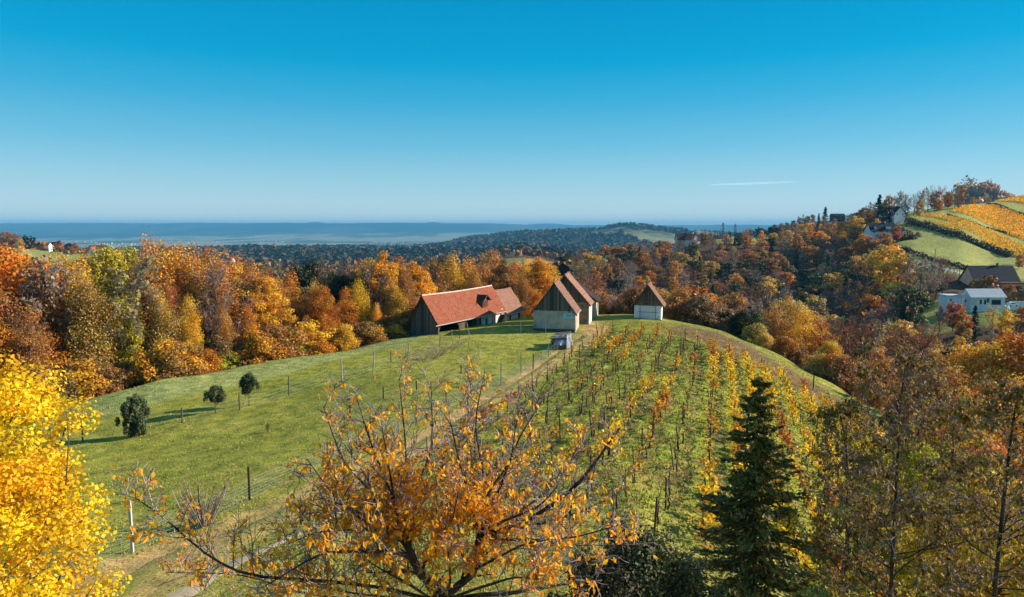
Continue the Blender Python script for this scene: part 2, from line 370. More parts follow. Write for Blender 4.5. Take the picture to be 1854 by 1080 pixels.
# ================================================================ ground colour: what grows or lies where (unlit albedo)
def gcol(x, y, z):
    r = np.hypot(x, y); u = x / np.maximum(y, 1); px = CX + F * u * .985
    c = np.zeros((len(x), 3))
    def put(col, w):
        nonlocal c
        w = np.clip(w, 0, 1)[:, None]; c = c * (1 - w) + np.array(col[:3]) * w
    n1 = fbm(x / 5, y / 5, 11, 3); n2 = fbm(x / 1.1, y / 1.1, 12, 3); n3 = fbm(x / 14, y / 14, 13, 2)
    put(GRASS, np.ones(len(x)))
    put(GRASS_DRY, sst(.45, .75, n1) * .5 + .25 * sst(.5, .7, n2))
    put(GRASS_DARK, sst(.52, .3, n3) * .45)
    # dewy paler strip beyond the inner fence
    near = y < 100
    fy = np.interp(px, [120, 250, 520, 680, 740, 830], [49, 52, 63, 75, 78, 84])
    put(DEW, sst(-.5, 1.5, y - fy) * sst(830, 700, px) * near * .65 * (px > -200))
    # woodland floor past the brow
    edge = np.interp(px, [-600, 0, 120, 300, 500, 740, 850, 1000, 1200, 1300, 1400, 1500, 1600, 1700, 1900], [40, 52, 59, 64.5, 74, 85.5, 108, 112, 106, 100, 89, 79.5, 67, 62, 55])
    wood = sst(-.6, 1.2, y - edge + 1.2 * (n2 - .5)) * (y > 20)
    put(LITTER, wood)
    put(LITTER2, wood * sst(.4, .7, n1) * .6)
    # brown brambly strip right of the hut, between vines and the brow
    up = np.interp(px, [1170, 1230, 1300, 1400, 1500, 1600], [97, 94, 91, 81, 72, 62]); lo = np.interp(px, [1130, 1290, 1450, 1600], [88, 79.5, 67.5, 56])
    put(BRAMBLE, sst(-1.5, 1.5, y - lo + 2 * (n1 - .5)) * sst(1.8, -1.8, y - up + 2 * (n2 - .5)) * sst(1175, 1260, px) * sst(1720, 1640, px) * .95)
    vz = vinezone(x, y)
    put(VGRASS, vz * .8)
    row = np.mod((x - .30 * (y - 51) - .6) / 1.9, 1.0)
    put(BRAMBLE, vz * sst(.30, .0, np.abs(row - .5) * 0 + np.minimum(row, 1 - row)) * (.35 + .6 * n1) * .8)
    put(BRAMBLE, vz * sst(.55, .7, fbm(x / 2.2, y / 1.2, 15, 3)) * .55)
    tx = np.interp(y, TRK[:, 1], TRK[:, 0]); td = np.abs(x - tx - .1) / (1.45 + .02 * np.abs(y - 55))
    put(TRACKC, sst(1.2, .6, td + .6 * (n2 - .5)) * (y > 16) * sst(102, 94, y) * (.55 + .45 * sst(.35, .6, n1)) * .9)
    # scuffed verge of the vineyard's upper end
    # grazed, scruffy ground in the lower left beside the fence
    put(GRASS_DRY, sst(34, 24, y) * sst(-14, -9, x) * .6)
    # hillside pasture, clearings
    z1 = CZ
    def fld(x0, x1, y0, y1, col, w=1, s=6):
        m = sst(x0 - s, x0 + s, px) * sst(x1 + s, x1 - s, px) * sst(y0 * .99, y0 * 1.01, y) * sst(y1 * 1.01, y1 * .99, y)
        put(col, m * w)
    fld(1612, 3000, 262, 700, PASTURE)
    fld(1600, 1760, 196, 236, PASTURE); fld(1755, 3000, 196, 250, PASTURE_D)
    fld(1290, 1385, 478, 560, PASTURE)
    fld(-700, 225, 470, 640, PASTURE); fld(-700, 60, 500, 640, FIELD_T, .6)
    # vineyard blocks on the right hill
    for (a, b) in VBLOCK: put(FIELD_O, inblock(x, y, a) * .8)
    # patches at the middle distance
    fld(905, 1000, 640, 905, FIELD_G); fld(948, 1000, 760, 905, FIELD_OR, .9)
    for k in range(3): fld(912 + k * 16 , 917 + k * 16, 640, 860, LITTER, .8, 2)
    fm = sst(1250, 1500, r)
    woods = sst(.47, .53, fbm(x / 150, y / 260, 21, 3))
    put(FAR_FIELD, fm); put(FAR_TAN, fm * sst(.45, .55, vn(x / 130, y / 200, 22))); put(FAR_LIGHT, fm * sst(.72, .76, vn(x / 90 + 9, y / 160, 27)))
    put(FAR_WOOD, fm * woods)
    put(FAR_WOOD, sst(2500, 2900, r) * (.35 + .5 * sst(.42, .55, fbm(x / 60, y / 110, 29, 3))))
    put(FAR_WOOD, sst(1250, 1500, r) * sst(840, 700, px) * sst(5200, 4200, r) * .75)
    pm = sst(4300, 5200, r)
    put(FAR_TAN, pm); put(FAR_WOOD, pm * .75 * sst(.46, .56, fbm(x / 700, y / 1500, 23, 4))); put(FAR_LIGHT, pm * sst(.70, .76, fbm(x / 300, y / 700, 24, 3)) * .9)
    put(FAR_WOOD, sst(10500, 11500, r) * (.8 + .2 * sst(.35, .55, fbm(x / 1500, y / 900, 25, 3))))
    return c
GRASS = S(138, 135, 55); GRASS_DRY = S(150, 142, 70); GRASS_DARK = S(100, 112, 36); DEW = S(156, 162, 108)
LITTER = S(92, 62, 40); LITTER2 = S(70, 58, 34); BRAMBLE = S(124, 98, 68); VGRASS = S(138, 142, 50)
PASTURE = S(146, 144, 78); PASTURE_D = S(104, 112, 58); FIELD_T = S(150, 132, 80); FIELD_O = S(150, 132, 52); FIELD_G = S(110, 124, 66); FIELD_OR = S(188, 128, 50)
FAR_FIELD = S(112, 122, 76); FAR_TAN = S(142, 134, 96); FAR_LIGHT = S(150, 148, 112); FAR_WOOD = S(48, 50, 34)

# vineyard blocks on the right hill, outlined on the slope by their corners in the photograph
def poly_at(pts): return [hit(px, py, 240, 700).xy for px, py in pts]
def inblock(x, y, poly):
    ins = np.zeros(len(x), bool); n = len(poly)
    for i in range(n):
        x1, y1 = poly[i]; x2, y2 = poly[(i + 1) % n]
        c = ((y1 > y) != (y2 > y)) & (x < (x2 - x1) * (y - y1) / (y2 - y1 + 1e-9) + x1); ins ^= c
    return ins.astype(float)
_B = [[(1655, 389), (1690, 388), (1750, 405), (1860, 462), (1920, 495), (1920, 470), (1860, 478), (1740, 432)],
      [(1720, 383), (1765, 372), (1800, 372), (1862, 392), (1930, 415), (1930, 470), (1862, 438), (1800, 412)],
      [(1765, 367), (1815, 357), (1856, 352), (1930, 345), (1930, 385), (1858, 374), (1810, 366)]]
_B[0] = [(1655, 389), (1690, 387), (1740, 396), (1800, 418), (1862, 448), (1930, 480), (1930, 510), (1858, 470), (1800, 452), (1730, 420), (1680, 400)]
VBLOCK = [(poly_at(b), b) for b in _B]

TRACKC = S(188, 150, 102)
TRK = np.array([tuple(hit(px, py, 14, 400).xy) for px, py in [(170, 1100), (300, 1012), (440, 958), (560, 905), (700, 836), (820, 770), (905, 715), (975, 668), (1040, 628), (1082, 598)]])
# ================================================================ ground sheets
nz = NT('ground_cover', .95, .1)
gc = nz.attr('gcol', 'Color')
v = nz.co('Object')
g1 = nz.noise(9, 5, v, .65); g2 = nz.noise(.9, 5, v, .6); g3 = nz.noise(.02, 6, v, .65)
c = nz.mix(gc, nz.ramp(g1, [(.30, (.45, .45, .45)), (.72, (1.55, 1.55, 1.5))]), 1, 'MULTIPLY')
c = nz.mix(c, nz.ramp(g2, [(.34, (.58, .66, .58)), (.68, (1.42, 1.30, 1.25))]), 1, 'MULTIPLY')
c = nz.mix(c, nz.ramp(g3, [(.32, (.7, .72, .75)), (.68, (1.3, 1.28, 1.2))]), 1, 'MULTIPLY')
nz.bump(g1, .05)
M_GROUND = nz.base(c)

def polar_sheet(name, radii, ang, kind='structure'):
    R, A = np.meshgrid(radii, ang, indexing='ij')
    x = (R * np.sin(A)).ravel(); y = (R * np.cos(A)).ravel()
    z = H(x, y)
    m = MB(); nr, na = R.shape
    i = np.arange(nr - 1)[:, None] * na; j = np.arange(na - 1)[None, :]
    q = np.stack([i + j, i + j + 1, i + na + j + 1, i + na + j], -1).reshape(-1, 4)[:, ::-1]
    m.add(np.stack([x, y, z], 1), q, smooth=True)
    o = m.obj(name, M_GROUND)
    a = o.data.attributes.new('gcol', 'FLOAT_COLOR', 'POINT')
    a.data.foreach_set('color', np.concatenate([gcol(x, y, z), np.ones((len(x), 1))], 1).astype(np.float32).ravel())
    return tag(o, kind=kind)
A_F = np.concatenate([np.linspace(-PI, -.82, 60)[:-1], np.linspace(-.82, .82, 1000), np.linspace(.82, PI, 60)[1:]])
R1 = np.concatenate([[.5, 2, 4, 6, 8, 10, 12], np.arange(14, 112.01, .3)])
R2 = np.exp(np.linspace(math.log(R1[-1]), math.log(1300), 260))
R3 = np.exp(np.linspace(math.log(1300), math.log(17800), 300))
polar_sheet('ground', R1, A_F); polar_sheet('hillside', R2, A_F); polar_sheet('distant_hills', R3, A_F)

# ---- a strip laid over the ground along a list of points
def strip(name, pts, width, mat, lift=.02, step=.5, kind='structure', col=None, across=5, wob=.25):
    P_ = np.array([(p[0], p[1]) for p in pts], float)
    L = np.concatenate([[0], np.cumsum(np.hypot(*np.diff(P_, axis=0).T))])
    s = np.arange(0, L[-1], step); m1 = pchip_slopes(L, P_)
    c = np.stack([herm(L, P_[:, k], m1[:, k], s) for k in (0, 1)], 1)
    t = np.gradient(c, axis=0); t /= np.hypot(*t.T)[:, None]; nrm = np.stack([t[:, 1], -t[:, 0]], 1)
    w = np.interp(s / L[-1], np.linspace(0, 1, len(width)), width) if hasattr(width, '__len__') else np.full(len(s), width)
    o = np.linspace(-.5, .5, across)
    wv = 1 + wob * (vn(s / 1.3, s * 0, 31) - .5) * 2
    G = c[:, None, :] + nrm[:, None, :] * (o[None, :, None] * (w * wv)[:, None, None])
    x = G[..., 0].ravel(); y = G[..., 1].ravel(); z = H(x, y) + lift
    z = z - np.tile((np.abs(o) > .49) * (lift + .03), len(s))
    m = MB(); i = np.arange(len(s) - 1)[:, None] * across; j = np.arange(across - 1)[None, :]
    m.add(np.stack([x, y, z], 1), np.stack([i + j, i + j + 1, i + across + j + 1, i + across + j], -1).reshape(-1, 4), smooth=True)
    return tag(m.obj(name, mat), kind=kind)
def gpx(l): return [hit(px, py, 14, 400).xy for px, py in l]
M_DIRT = simple('trodden_earth', S(132, 112, 78), 1.5, .35, bump=.03)
M_DIRT2 = simple('pale_earth', S(158, 140, 112), 1.2, .3, bump=.03)
M_CONC = simple('pale_concrete', S(170, 168, 160), 1.0, .15)
ALLP = [(170, 1100), (300, 1012), (440, 958), (560, 905), (700, 836), (820, 770), (905, 715), (975, 668), (1030, 628), (1062, 606)]
ruts = nz
def grassy(name, c1, c2):
    n = NT(name, .95, .1); v = n.co()
    f = n.noise(1.6, 6, v, .7); g = n.noise(9, 4, v, .6)
    c = n.ramp(f, [(.42, c1), (.60, c2)])
    n.bump(g, .05)
    return n.base(n.mix(c, n.ramp(g, [(.3, (.6, .6, .6)), (.7, (1.4, 1.4, 1.4))]), 1, 'MULTIPLY'))
M_TRACK = grassy('worn_track_surface', S(140, 116, 74)[:3], S(112, 116, 46)[:3])
strip('dirt_track', gpx(ALLP), [1.2, .9, .8, .75, .75, .7, .7, .7, 1.0, 1.2], M_TRACK, .03)
strip('dirt_track', gpx([(960, 742), (1010, 690), (1052, 650), (1085, 612)]), [.4, .7, .8, .7], M_TRACK, .035)
strip('gravel_path', gpx([(290, 1100), (370, 1052), (440, 1012), (520, 975), (600, 935), (660, 900)]), [.9, .75, .6, .5, .4, .2], M_DIRT2, .04)
# ================================================================ trees
M_LEAF = leafmat('autumn_leaves', .34, .05, .42, shift=.024)
M_NEEDLE = leafmat('conifer_needles', .1, .04, .5, .6)
M_BARK = barkmat('tree_bark', S(66, 54, 44)[:3], S(112, 96, 80)[:3])
M_BIRCH = barkmat('birch_bark', S(150, 138, 124)[:3], S(226, 218, 206)[:3], 2.5)
M_TWIG = leafmat('bare_twigs', .0, .03, .35, .8)

def norm(a): return a / (np.linalg.norm(a, axis=-1, keepdims=True) + 1e-9)
def envelope(kind):
    if kind == 'round': return lambda s: np.sqrt(np.clip(1 - (2 * s - 1) ** 2, 0, 1)) * (1.0 - .25 * s)
    if kind == 'tall': return lambda s: np.clip(np.sin(PI * np.clip(s, 0, 1) ** .75), 0, 1) ** .7 * (1.05 - .45 * s)
    if kind == 'poplar': return lambda s: np.clip(np.sin(PI * np.clip(s * .96 + .02, 0, 1)), 0, 1) ** .5
    if kind == 'bush': return lambda s: np.sqrt(np.clip(1 - s ** 2, 0, 1))
def crown(seed, kind, Hc, z0, R, ncl, nleaf, lsize, droop=0.0, limbs=True, tri=False, spread=1.0):
    """leaf clumps carried on limbs; returns (crown MB, wood MB, trunk height)"""
    rng = np.random.default_rng(seed); env = envelope(kind)
    m = MB(); w = MB()
    s = rng.random(ncl * 8); ang = rng.random(ncl * 8) * 2 * PI; rr = rng.random(ncl * 8) ** .45
    lump = 1 + .28 * np.sin(ang * 2 + seed) + .22 * np.sin(ang * 3 + s * 7 + seed * 2)
    rad = env(s) * R * rr * lump
    c = np.stack([rad * np.cos(ang), rad * np.sin(ang), z0 + s * Hc], 1)
    # keep clumps apart so that gaps stay open
    keep = []
    dmin = (R * R * Hc / ncl) ** (1 / 3.) * .75
    for p in c:
        if all(((p - q) ** 2).sum() > dmin ** 2 for q in keep): keep.append(p)
        if len(keep) >= ncl: break
    c = np.array(keep); k = len(c)
    cr = R * rng.uniform(.20, .40, k) * spread * (.6 if kind == 'poplar' else 1)
    idx = rng.choice(k, nleaf, p=cr ** 2 / (cr ** 2).sum())
    d = norm(rng.normal(size=(nleaf, 3))); rad = rng.uniform(.15, 1.05, nleaf) ** .6
    off = d * (rad * cr[idx])[:, None]; off[:, 2] *= (1.0 + droop) if droop else .75
    off[:, 2] -= droop * cr[idx] * .6 * rng.random(nleaf)
    pos = c[idx] + off
    pos[:, 2] = np.maximum(pos[:, 2], .05)
    nr = norm(d * .8 + rng.normal(size=(nleaf, 3)) * .6 + np.array([0, 0, .5]))
    tone = rng.random(k)
    if tri: m.leaves(pos, nr, lsize, 1.0, rng, shape='tri')
    else: m.leaves(pos, nr, lsize, 1.0, rng)
    kk = 3 if tri else 4
    m.r2[-1] = np.clip(m.r2[-1] * .55 + np.repeat(tone[idx], kk) * .45, 0, 1); m.r[-1] = np.clip(m.r[-1] * .4 + np.repeat(rng.random(k)[idx], kk) * .6, 0, 1)
    topz = z0 + Hc * .93
    lean = rng.normal(size=2) * .03 * Hc
    ts = np.linspace(0, 1, 7); tp = np.stack([lean[0] * ts ** 2, lean[1] * ts ** 2, -.3 + ts * (topz + .3)], 1); tp[1:-1, :2] += rng.normal(size=(5, 2)) * .012 * topz
    tr = np.interp(ts, [0, .05, 1], [topz * .024, topz * .017, .015])
    w.tube(tp, tr, 6)
    if limbs:
        for p in c[rng.permutation(k)[:min(k, 46)]]:
            zb = np.clip(p[2] - np.hypot(p[0], p[1]) * rng.uniform(.7, 1.4) - .3, z0 * .55, topz * .9)
            b = np.array([np.interp(zb, tp[:, 2], tp[:, 0]), np.interp(zb, tp[:, 2], tp[:, 1]), zb])
            mid = b * .5 + p * .5 + np.array([0, 0, -.06 * np.linalg.norm(p - b)]) + rng.normal(size=3) * .1
            w.tube([b, mid, p, p + (p - mid) * .25], [topz * .006, topz * .004, .02, .008], 3, cap=False)
    return m, w
def bare(seed, Ht, R, tk=.016, n1=22, n2=9, tw=10, r0=.02, spread=.75, z0=.2):
    """leafless broadleaf: trunk, limbs and a haze of fine twigs"""
    rng = np.random.default_rng(seed); w = MB(); m = MB()
    ts = np.linspace(0, 1, 6); tp = np.stack([rng.normal() * .3 * ts, rng.normal() * .3 * ts, -.3 + ts * Ht * .9], 1); tp[1:, :2] += rng.normal(size=(5, 2)) * .1
    w.tube(tp, np.interp(ts, [0, 1], [Ht * .016, .03]), 6)
    A = []; B = []
    for i in range(n1):
        s = z0 + (1 - z0) * (i + rng.random()) / n1; a = rng.random() * 2 * PI + i * 2.4
        b = np.array([np.interp(s, ts, tp[:, k]) for k in range(3)])
        L = R * (1.15 - .75 * s) * rng.uniform(.75, 1.15); up = rng.uniform(.5, 1.1) + .5 * s
        d = norm(np.array([math.cos(a), math.sin(a), up]))
        q = b + d * L * .5 + rng.normal(size=3) * .12; e = b + d * L + np.array([0, 0, .25 * L])
        w.tube([b, q, e], [Ht * .006, Ht * .004, .012], 3, cap=False)
        for j in range(n2):
            f = rng.uniform(.25, 1); o = (b + (q - b) * f * 2) if f < .5 else (q + (e - q) * (f - .5) * 2)
            dd = norm(d + rng.normal(size=3) * spread + np.array([0, 0, .3])); l2 = L * rng.uniform(.2, .45)
            A.append(o); B.append(o + dd * l2)
            for t in range(tw):
                g = o + dd * l2 * rng.random(); d3 = norm(dd + rng.normal(size=3) * .7 + np.array([0, 0, .25]))
                A.append(g); B.append(g + d3 * l2 * rng.uniform(.25, .7))
    A = np.array(A); B = np.array(B); n = len(A); d = B - A
    sd = norm(np.cross(d, rng.normal(size=(n, 3)))) * tk * Ht / 12
    m.add(np.stack([A - sd, A + sd, B], 1).reshape(-1, 3), np.arange(n * 3).reshape(n, 3), 0, np.repeat(rng.random(n), 3), np.repeat(rng.random(n), 3))
    return m, w, B
def spruce(seed, Ht, R, levels, per, nbl, bl, z0=.06):
    rng = np.random.default_rng(seed); m = MB(); w = MB()
    w.tube([[0, 0, -.3], [0, 0, Ht * .5], [0, 0, Ht]], [Ht * .017, Ht * .009, .008], 6)
    C = []; N = []; Hg = []; SZ = []
    for i in range(levels):
        s = z0 + (1 - z0) * (i / levels) ** .92
        for j in range(per):
            a = rng.random() * 2 * PI; L = R * (1 - s) ** .85 * rng.uniform(.42, 1.22) + .03 * R; z = Ht * s + rng.normal() * Ht * .012
            d = np.array([math.cos(a), math.sin(a), 0]); sag = .25 + .35 * (1 - s)
            t = rng.random(nbl) ** .7
            p = d[None] * (L * t)[:, None]; p[:, 2] = z - sag * L * t + .28 * L * t ** 2.5
            side = np.array([-d[1], d[0], 0])
            p += side[None] * (rng.normal(size=nbl) * .16 * L * (1.15 - t))[:, None] + rng.normal(size=(nbl, 3)) * .02 * L
            C.append(p); N.append(np.tile([0, 0, 1.], (nbl, 1)) + rng.normal(size=(nbl, 3)) * .6); Hg.append(np.tile(d, (nbl, 1)) + np.array([0, 0, -.35]))
            w.tube([[0, 0, z], d * L * .5 + np.array([0, 0, z - sag * L * .5 + .05 * L]), d * L * .95 + np.array([0, 0, z - sag * L * .95 + .24 * L])], [Ht * .003, Ht * .002, .004], 3, cap=False)
    C = np.concatenate(C); m.leaves(C, np.concatenate(N), bl, .45, rng, hang=-np.concatenate(Hg), shape='quad')
    return m, w
def pine(seed, Ht, R, ncl, nleaf, ls):
    m, w = crown(seed, 'round', Ht * .55, Ht * .45, R, ncl, nleaf, ls, limbs=True, spread=.8)
    return m, w

def proto(name, mw, parts=('crown', 'trunk'), leaf=None, bark=None):
    """template: an Empty with crown and trunk (finally removed), or one joined mesh when parts is None"""
    m, w = mw[0], mw[1]; leaf = leaf or M_LEAF; bark = bark or M_BARK
    if parts:
        e = bpy.data.objects.new(name, None)
        for nm, mb, mt in ((parts[0], m, leaf), (parts[1], w, bark)):
            o = bpy.data.objects.new(nm, mb.mesh(nm, mt)); COL.objects.link(o); o.parent = e
        COL.objects.link(e); _kids[e.name] = [(c, []) for c in e.children]
        return e
    j = MB(); j.v = list(m.v); j.f = list(m.f); j.mi = list(m.mi); j.sm = list(m.sm); j.r = list(m.r); j.r2 = list(m.r2); j.n = m.n
    for v, r, r2 in zip(w.v, w.r, w.r2): j.v.append(v); j.r.append(r); j.r2.append(r2)
    for f, mi, sm in zip(w.f, w.mi, w.sm): j.f.append(f + m.n); j.mi.append(1); j.sm.append(sm)
    o = bpy.data.objects.new(name, j.mesh(name, [leaf, bark])); COL.objects.link(o); _kids[o.name] = []
    return o
PROTOS = []
def mk(name, *a, **k): p = proto(name, *a, **k); PROTOS.append(p); return p
# near templates, all 12 units tall
HI = {
 'broad': [mk('broadleaf_tree', crown(s, 'round', 10, 2, 4.2, 80, 24000, .205)) for s in (1, 2, 3)],
 'tall': [mk('broadleaf_tree', crown(s, 'tall', 10.6, 1.4, 3.1, 90, 22000, .20)) for s in (11, 12, 13)],
 'birch': [mk('birch_tree', crown(s, 'tall', 10, 2, 2.7, 80, 17000, .165, droop=.9), bark=M_BIRCH) for s in (21, 22, 23)],
 'thin': [mk('broadleaf_tree', crown(s, 'tall', 9.5, 2.4, 3.0, 60, 8000, .17)) for s in (31, 32)],
 'shrub': [mk('woodland_shrub', crown(s, 'bush', 11, .6, 7.5, 60, 7000, .62), parts=('foliage', 'stem')) for s in (41, 42)],
 'spruce': [mk('spruce_tree', spruce(51, 12, 2.6, 44, 9, 26, .42), leaf=M_NEEDLE)],
 'pine': [mk('pine_tree', pine(61, 12, 3.4, 46, 11000, .24), leaf=M_NEEDLE), mk('pine_tree', crown(62, 'tall', 9.5, 2.5, 3.4, 60, 13000, .24), leaf=M_NEEDLE)],
}
def barep(name, seed, k, parts=('crown', 'trunk'), leafy=0, Ht=12, R=5, **kw):
    m, w, B = bare(seed, Ht, R, **kw)
    if leafy:
        rng = np.random.default_rng(seed + 5); i = rng.choice(len(B), leafy); m.leaves(B[i] + rng.normal(size=(leafy, 3)) * .12, rng.normal(size=(leafy, 3)), .3, 1, rng)
    return mk(name, (m, w), parts=parts, leaf=M_TWIG if not leafy else M_LEAF)
HI['bare'] = [barep('bare_tree', 71, 1, n1=30, n2=14, tw=14), barep('bare_tree', 72, 1, n1=28, n2=14, tw=14, leafy=1600)]
LO = {
 'broad': [mk('round_crowned_tree', crown(s, 'round', 9.6, 2.2, 4.6, 34, 2100, .62, limbs=True), parts=None) for s in (101, 102, 103, 104)],  # generic round-crowned broadleaf, no particular species meant
 'tall': [mk('tall_crowned_tree', crown(s, 'tall', 10.4, 1.6, 3.4, 34, 1700, .55), parts=None) for s in (111, 112, 113)],  # any tall-crowned broadleaf, species left open
 'bare': [barep('bare_tree', s, 1, parts=None, n1=26, n2=9, tw=9, R=5.2, tk=.034) for s in (121, 122)] + [barep('bare_tree', 123, 1, parts=None, n1=26, n2=8, tw=8, leafy=1000, R=5, tk=.034)],
 'spruce': [mk('spruce_tree', spruce(s, 12, 2.7, 26, 7, 12, .75), parts=None, leaf=M_NEEDLE) for s in (131, 132)],
 'pine': [mk('pine_tree', crown(s, 'round', 8.5, 3.5, 3.6, 28, 1900, .55), parts=None, leaf=M_NEEDLE) for s in (141,)],
 'poplar': [mk('poplar_tree', crown(151, 'poplar', 11.2, .8, 1.15, 30, 1300, .42), parts=None)],
}
LO['shrub'] = [mk('woodland_shrub', crown(161, 'bush', 11, .4, 8.5, 26, 1500, 1.2), parts=None)]
rngT = random.Random(5)
TREES = []       # (object, px, py, colour word, kind word, zone) for the labels written at the end
def tree(kind, px, top, d, colr, word, zone, lod='hi', wid=1.0, hmin=2.0, hgt=None, q=None):
    """stand a tree at depth d under image column px; its height reaches image row top"""
    x = ray(px, 500)[0] * d if q is None else q[0]; y = d if q is None else q[1]
    z = Hs(x, y)
    h = hgt if hgt else max(hmin, CZ + ray(px, top)[1] * y - z)
    src = (HI if lod == 'hi' else LO)[kind]; p = src[rngT.randrange(len(src))]
    s = h / 12.0
    o = copy_tree(p, (x, y, z - .1), rngT.uniform(0, 2 * PI), (s * wid * rngT.uniform(.9, 1.1), s * wid * rngT.uniform(.9, 1.1), s), colr)
    TREES.append([o, x, y, z + h * .6, word, kind, zone]); return o
def jit(c, a=.12, b=.18):
    k = 1 + rngT.uniform(-b, b)
    return tuple(max(.003, min(1, v * k * (1 + rngT.uniform(-a, a)))) for v in c[:3]) + (1,)
CC = {'flame orange': S(222, 92, 30), 'rust orange': S(196, 98, 34), 'golden': S(224, 154, 46), 'golden orange': S(226, 138, 44), 'bright orange': S(232, 130, 22), 'copper': S(196, 116, 58),
      'olive yellow': S(190, 160, 44), 'russet brown': S(164, 98, 58), 'dull brown': S(136, 98, 68), 'grey brown': S(142, 118, 104), 'tawny': S(200, 144, 76), 'dark green': S(46, 58, 30),
      'mid green': S(78, 86, 38), 'mauve brown': S(152, 120, 110), 'crimson': S(176, 62, 40), 'yellow': S(222, 170, 40), 'pale green': S(130, 132, 66)}
# ---- the belt behind the meadow: px, top row, depth, colour, kind, width
def edge_d(px): return float(np.interp(px, [0, 120, 300, 500, 740, 850], [54, 60, 66, 75, 88, 112]))
BELT = [
 (-70, 430, 14, 'rust orange', 'broad', 1), (-24, 452, 20, 'flame orange', 'broad', .8), (26, 454, 24, 'flame orange', 'broad', .72), (70, 455, 17, 'rust orange', 'broad', .9),
 (6, 520, 10, 'russet brown', 'thin', .9), (44, 545, 6, 'russet brown', 'thin', .9), (74, 500, 12, 'rust orange', 'birch', .9), (-40, 540, 6, 'rust orange', 'thin', .9), (92, 476, 9, 'grey brown', 'bare', .9), (112, 458, 20, 'tawny', 'birch', .9), (138, 466, 12, 'golden', 'birch', .9), (160, 455, 22, 'copper', 'birch', 1), (148, 480, 7, 'tawny', 'birch', .9),
 (196, 446, 13, 'olive yellow', 'tall', .92), (235, 444, 15, 'olive yellow', 'tall', .92), (218, 500, 7, 'olive yellow', 'tall', .8), (272, 432, 20, 'copper', 'birch', 1), (262, 470, 9, 'copper', 'birch', .9),
 (300, 440, 13, 'golden orange', 'birch', 1), (328, 443, 17, 'golden orange', 'birch', 1), (352, 452, 11, 'copper', 'birch', 1), (378, 446, 15, 'copper', 'birch', 1), (404, 458, 10, 'copper', 'birch', 1),
 (424, 462, 15, 'rust orange', 'birch', 1), (450, 470, 11, 'copper', 'birch', 1), (470, 486, 8, 'russet brown', 'bare', 1), (478, 470, 22, 'russet brown', 'thin', 1), (500, 492, 11, 'copper', 'thin', 1), (524, 488, 14, 'rust orange', 'birch', 1),
 (286, 520, 6, 'tawny', 'birch', .8), (338, 530, 5, 'golden', 'birch', .8), (400, 540, 5, 'copper', 'birch', .8), (446, 545, 5, 'rust orange', 'birch', .8),
 (578, 512, 7, 'rust orange', 'broad', .82), (552, 560, 5, 'russet brown', 'thin', .8), (520, 540, 7, 'russet brown', 'thin', .9), 
 (566, 462, 28, 'dark green', 'pine', .9), (534, 470, 26, 'dark green', 'pine', .7), (600, 480, 26, 'mid green', 'pine', .9), (622, 492, 17, 'dark green', 'pine', .9), (500, 478, 34, 'dark green', 'pine', .7), (476, 476, 40, 'mid green', 'pine', .6),
 (648, 500, 9, 'golden', 'birch', 1), (668, 462, 17, 'golden', 'tall', 1.05), (694, 450, 13, 'golden orange', 'tall', 1.1), (720, 452, 19, 'copper', 'tall', 1.1), (748, 460, 12, 'bright orange', 'tall', 1.0), (712, 500, 7, 'golden', 'birch', 1), (680, 540, 6, 'golden orange', 'birch', .9), (732, 520, 8, 'rust orange', 'birch', .9),
 (782, 468, 20, 'russet brown', 'bare', 1), (800, 465, 30, 'dull brown', 'bare', 1), (818, 456, 24, 'golden', 'birch', 1.2), (846, 462, 20, 'golden orange', 'birch', 1.2), (770, 500, 14, 'golden', 'birch', 1), 
]
for px, top, dd, c, k, w in BELT:
    top += 9
    e = edge_d(px); tree(k, px, top, e + dd * .8, jit(CC[c], .06, .1), c, 'belt', 'hi', w)
for px, top, d, c, k, w in [(872, 458, 128, 'russet brown', 'thin', 1.2), (893, 458, 132, 'copper', 'birch', 1.2), (910, 466, 122, 'russet brown', 'tall', 1.1), (930, 470, 124, 'rust orange', 'thin', 1.2), (953, 474, 118, 'golden', 'birch', 1.1), (975, 470, 116, 'golden orange', 'tall', 1.1), (992, 480, 119, 'golden', 'tall', 1.1), (948, 500, 112, 'copper', 'birch', 1),
                           (1008, 520, 121, 'rust orange', 'thin', 1), (962, 520, 113, 'rust orange', 'broad', .8), (900, 500, 118, 'rust orange', 'thin', 1), (860, 490, 118, 'copper', 'birch', 1)]:
    tree(k, px, top, d, jit(CC[c], .06, .1), c, 'behind', 'hi', w)
# low growth along the brow, and filling trees behind the first rank
for i in range(46):
    px = -60 + i * 18 + rngT.uniform(-6, 6)
    if px > 760: break
    c = rngT.choice(['golden', 'rust orange', 'russet brown', 'golden orange', 'copper', 'dull brown', 'olive yellow'])
    tree('shrub', px, 0, edge_d(px) + rngT.uniform(.8, 4), jit(CC[c]), c, 'brow', 'hi', rngT.uniform(.9, 1.3), hgt=rngT.uniform(1.6, 4.2))
for i in range(58):
    px = -120 + i * 16 + rngT.uniform(-8, 8)
    c = rngT.choice(['golden', 'rust orange', 'russet brown', 'copper', 'dull brown', 'tawny', 'grey brown', 'golden orange'])
    if px < 90: c = rngT.choice(['rust orange', 'russet brown', 'flame orange'])
    k = rngT.choice(['birch', 'thin', 'thin', 'tall', 'bare'])
    if c == 'grey brown': k = 'bare'
    if k == 'bare': c = rngT.choice(['grey brown', 'russet brown'])
    tree(k, px, rngT.uniform(478, 520), edge_d(min(px, 760)) + rngT.uniform(5, 22), jit(CC[c]), c, 'belt', 'hi', 1)
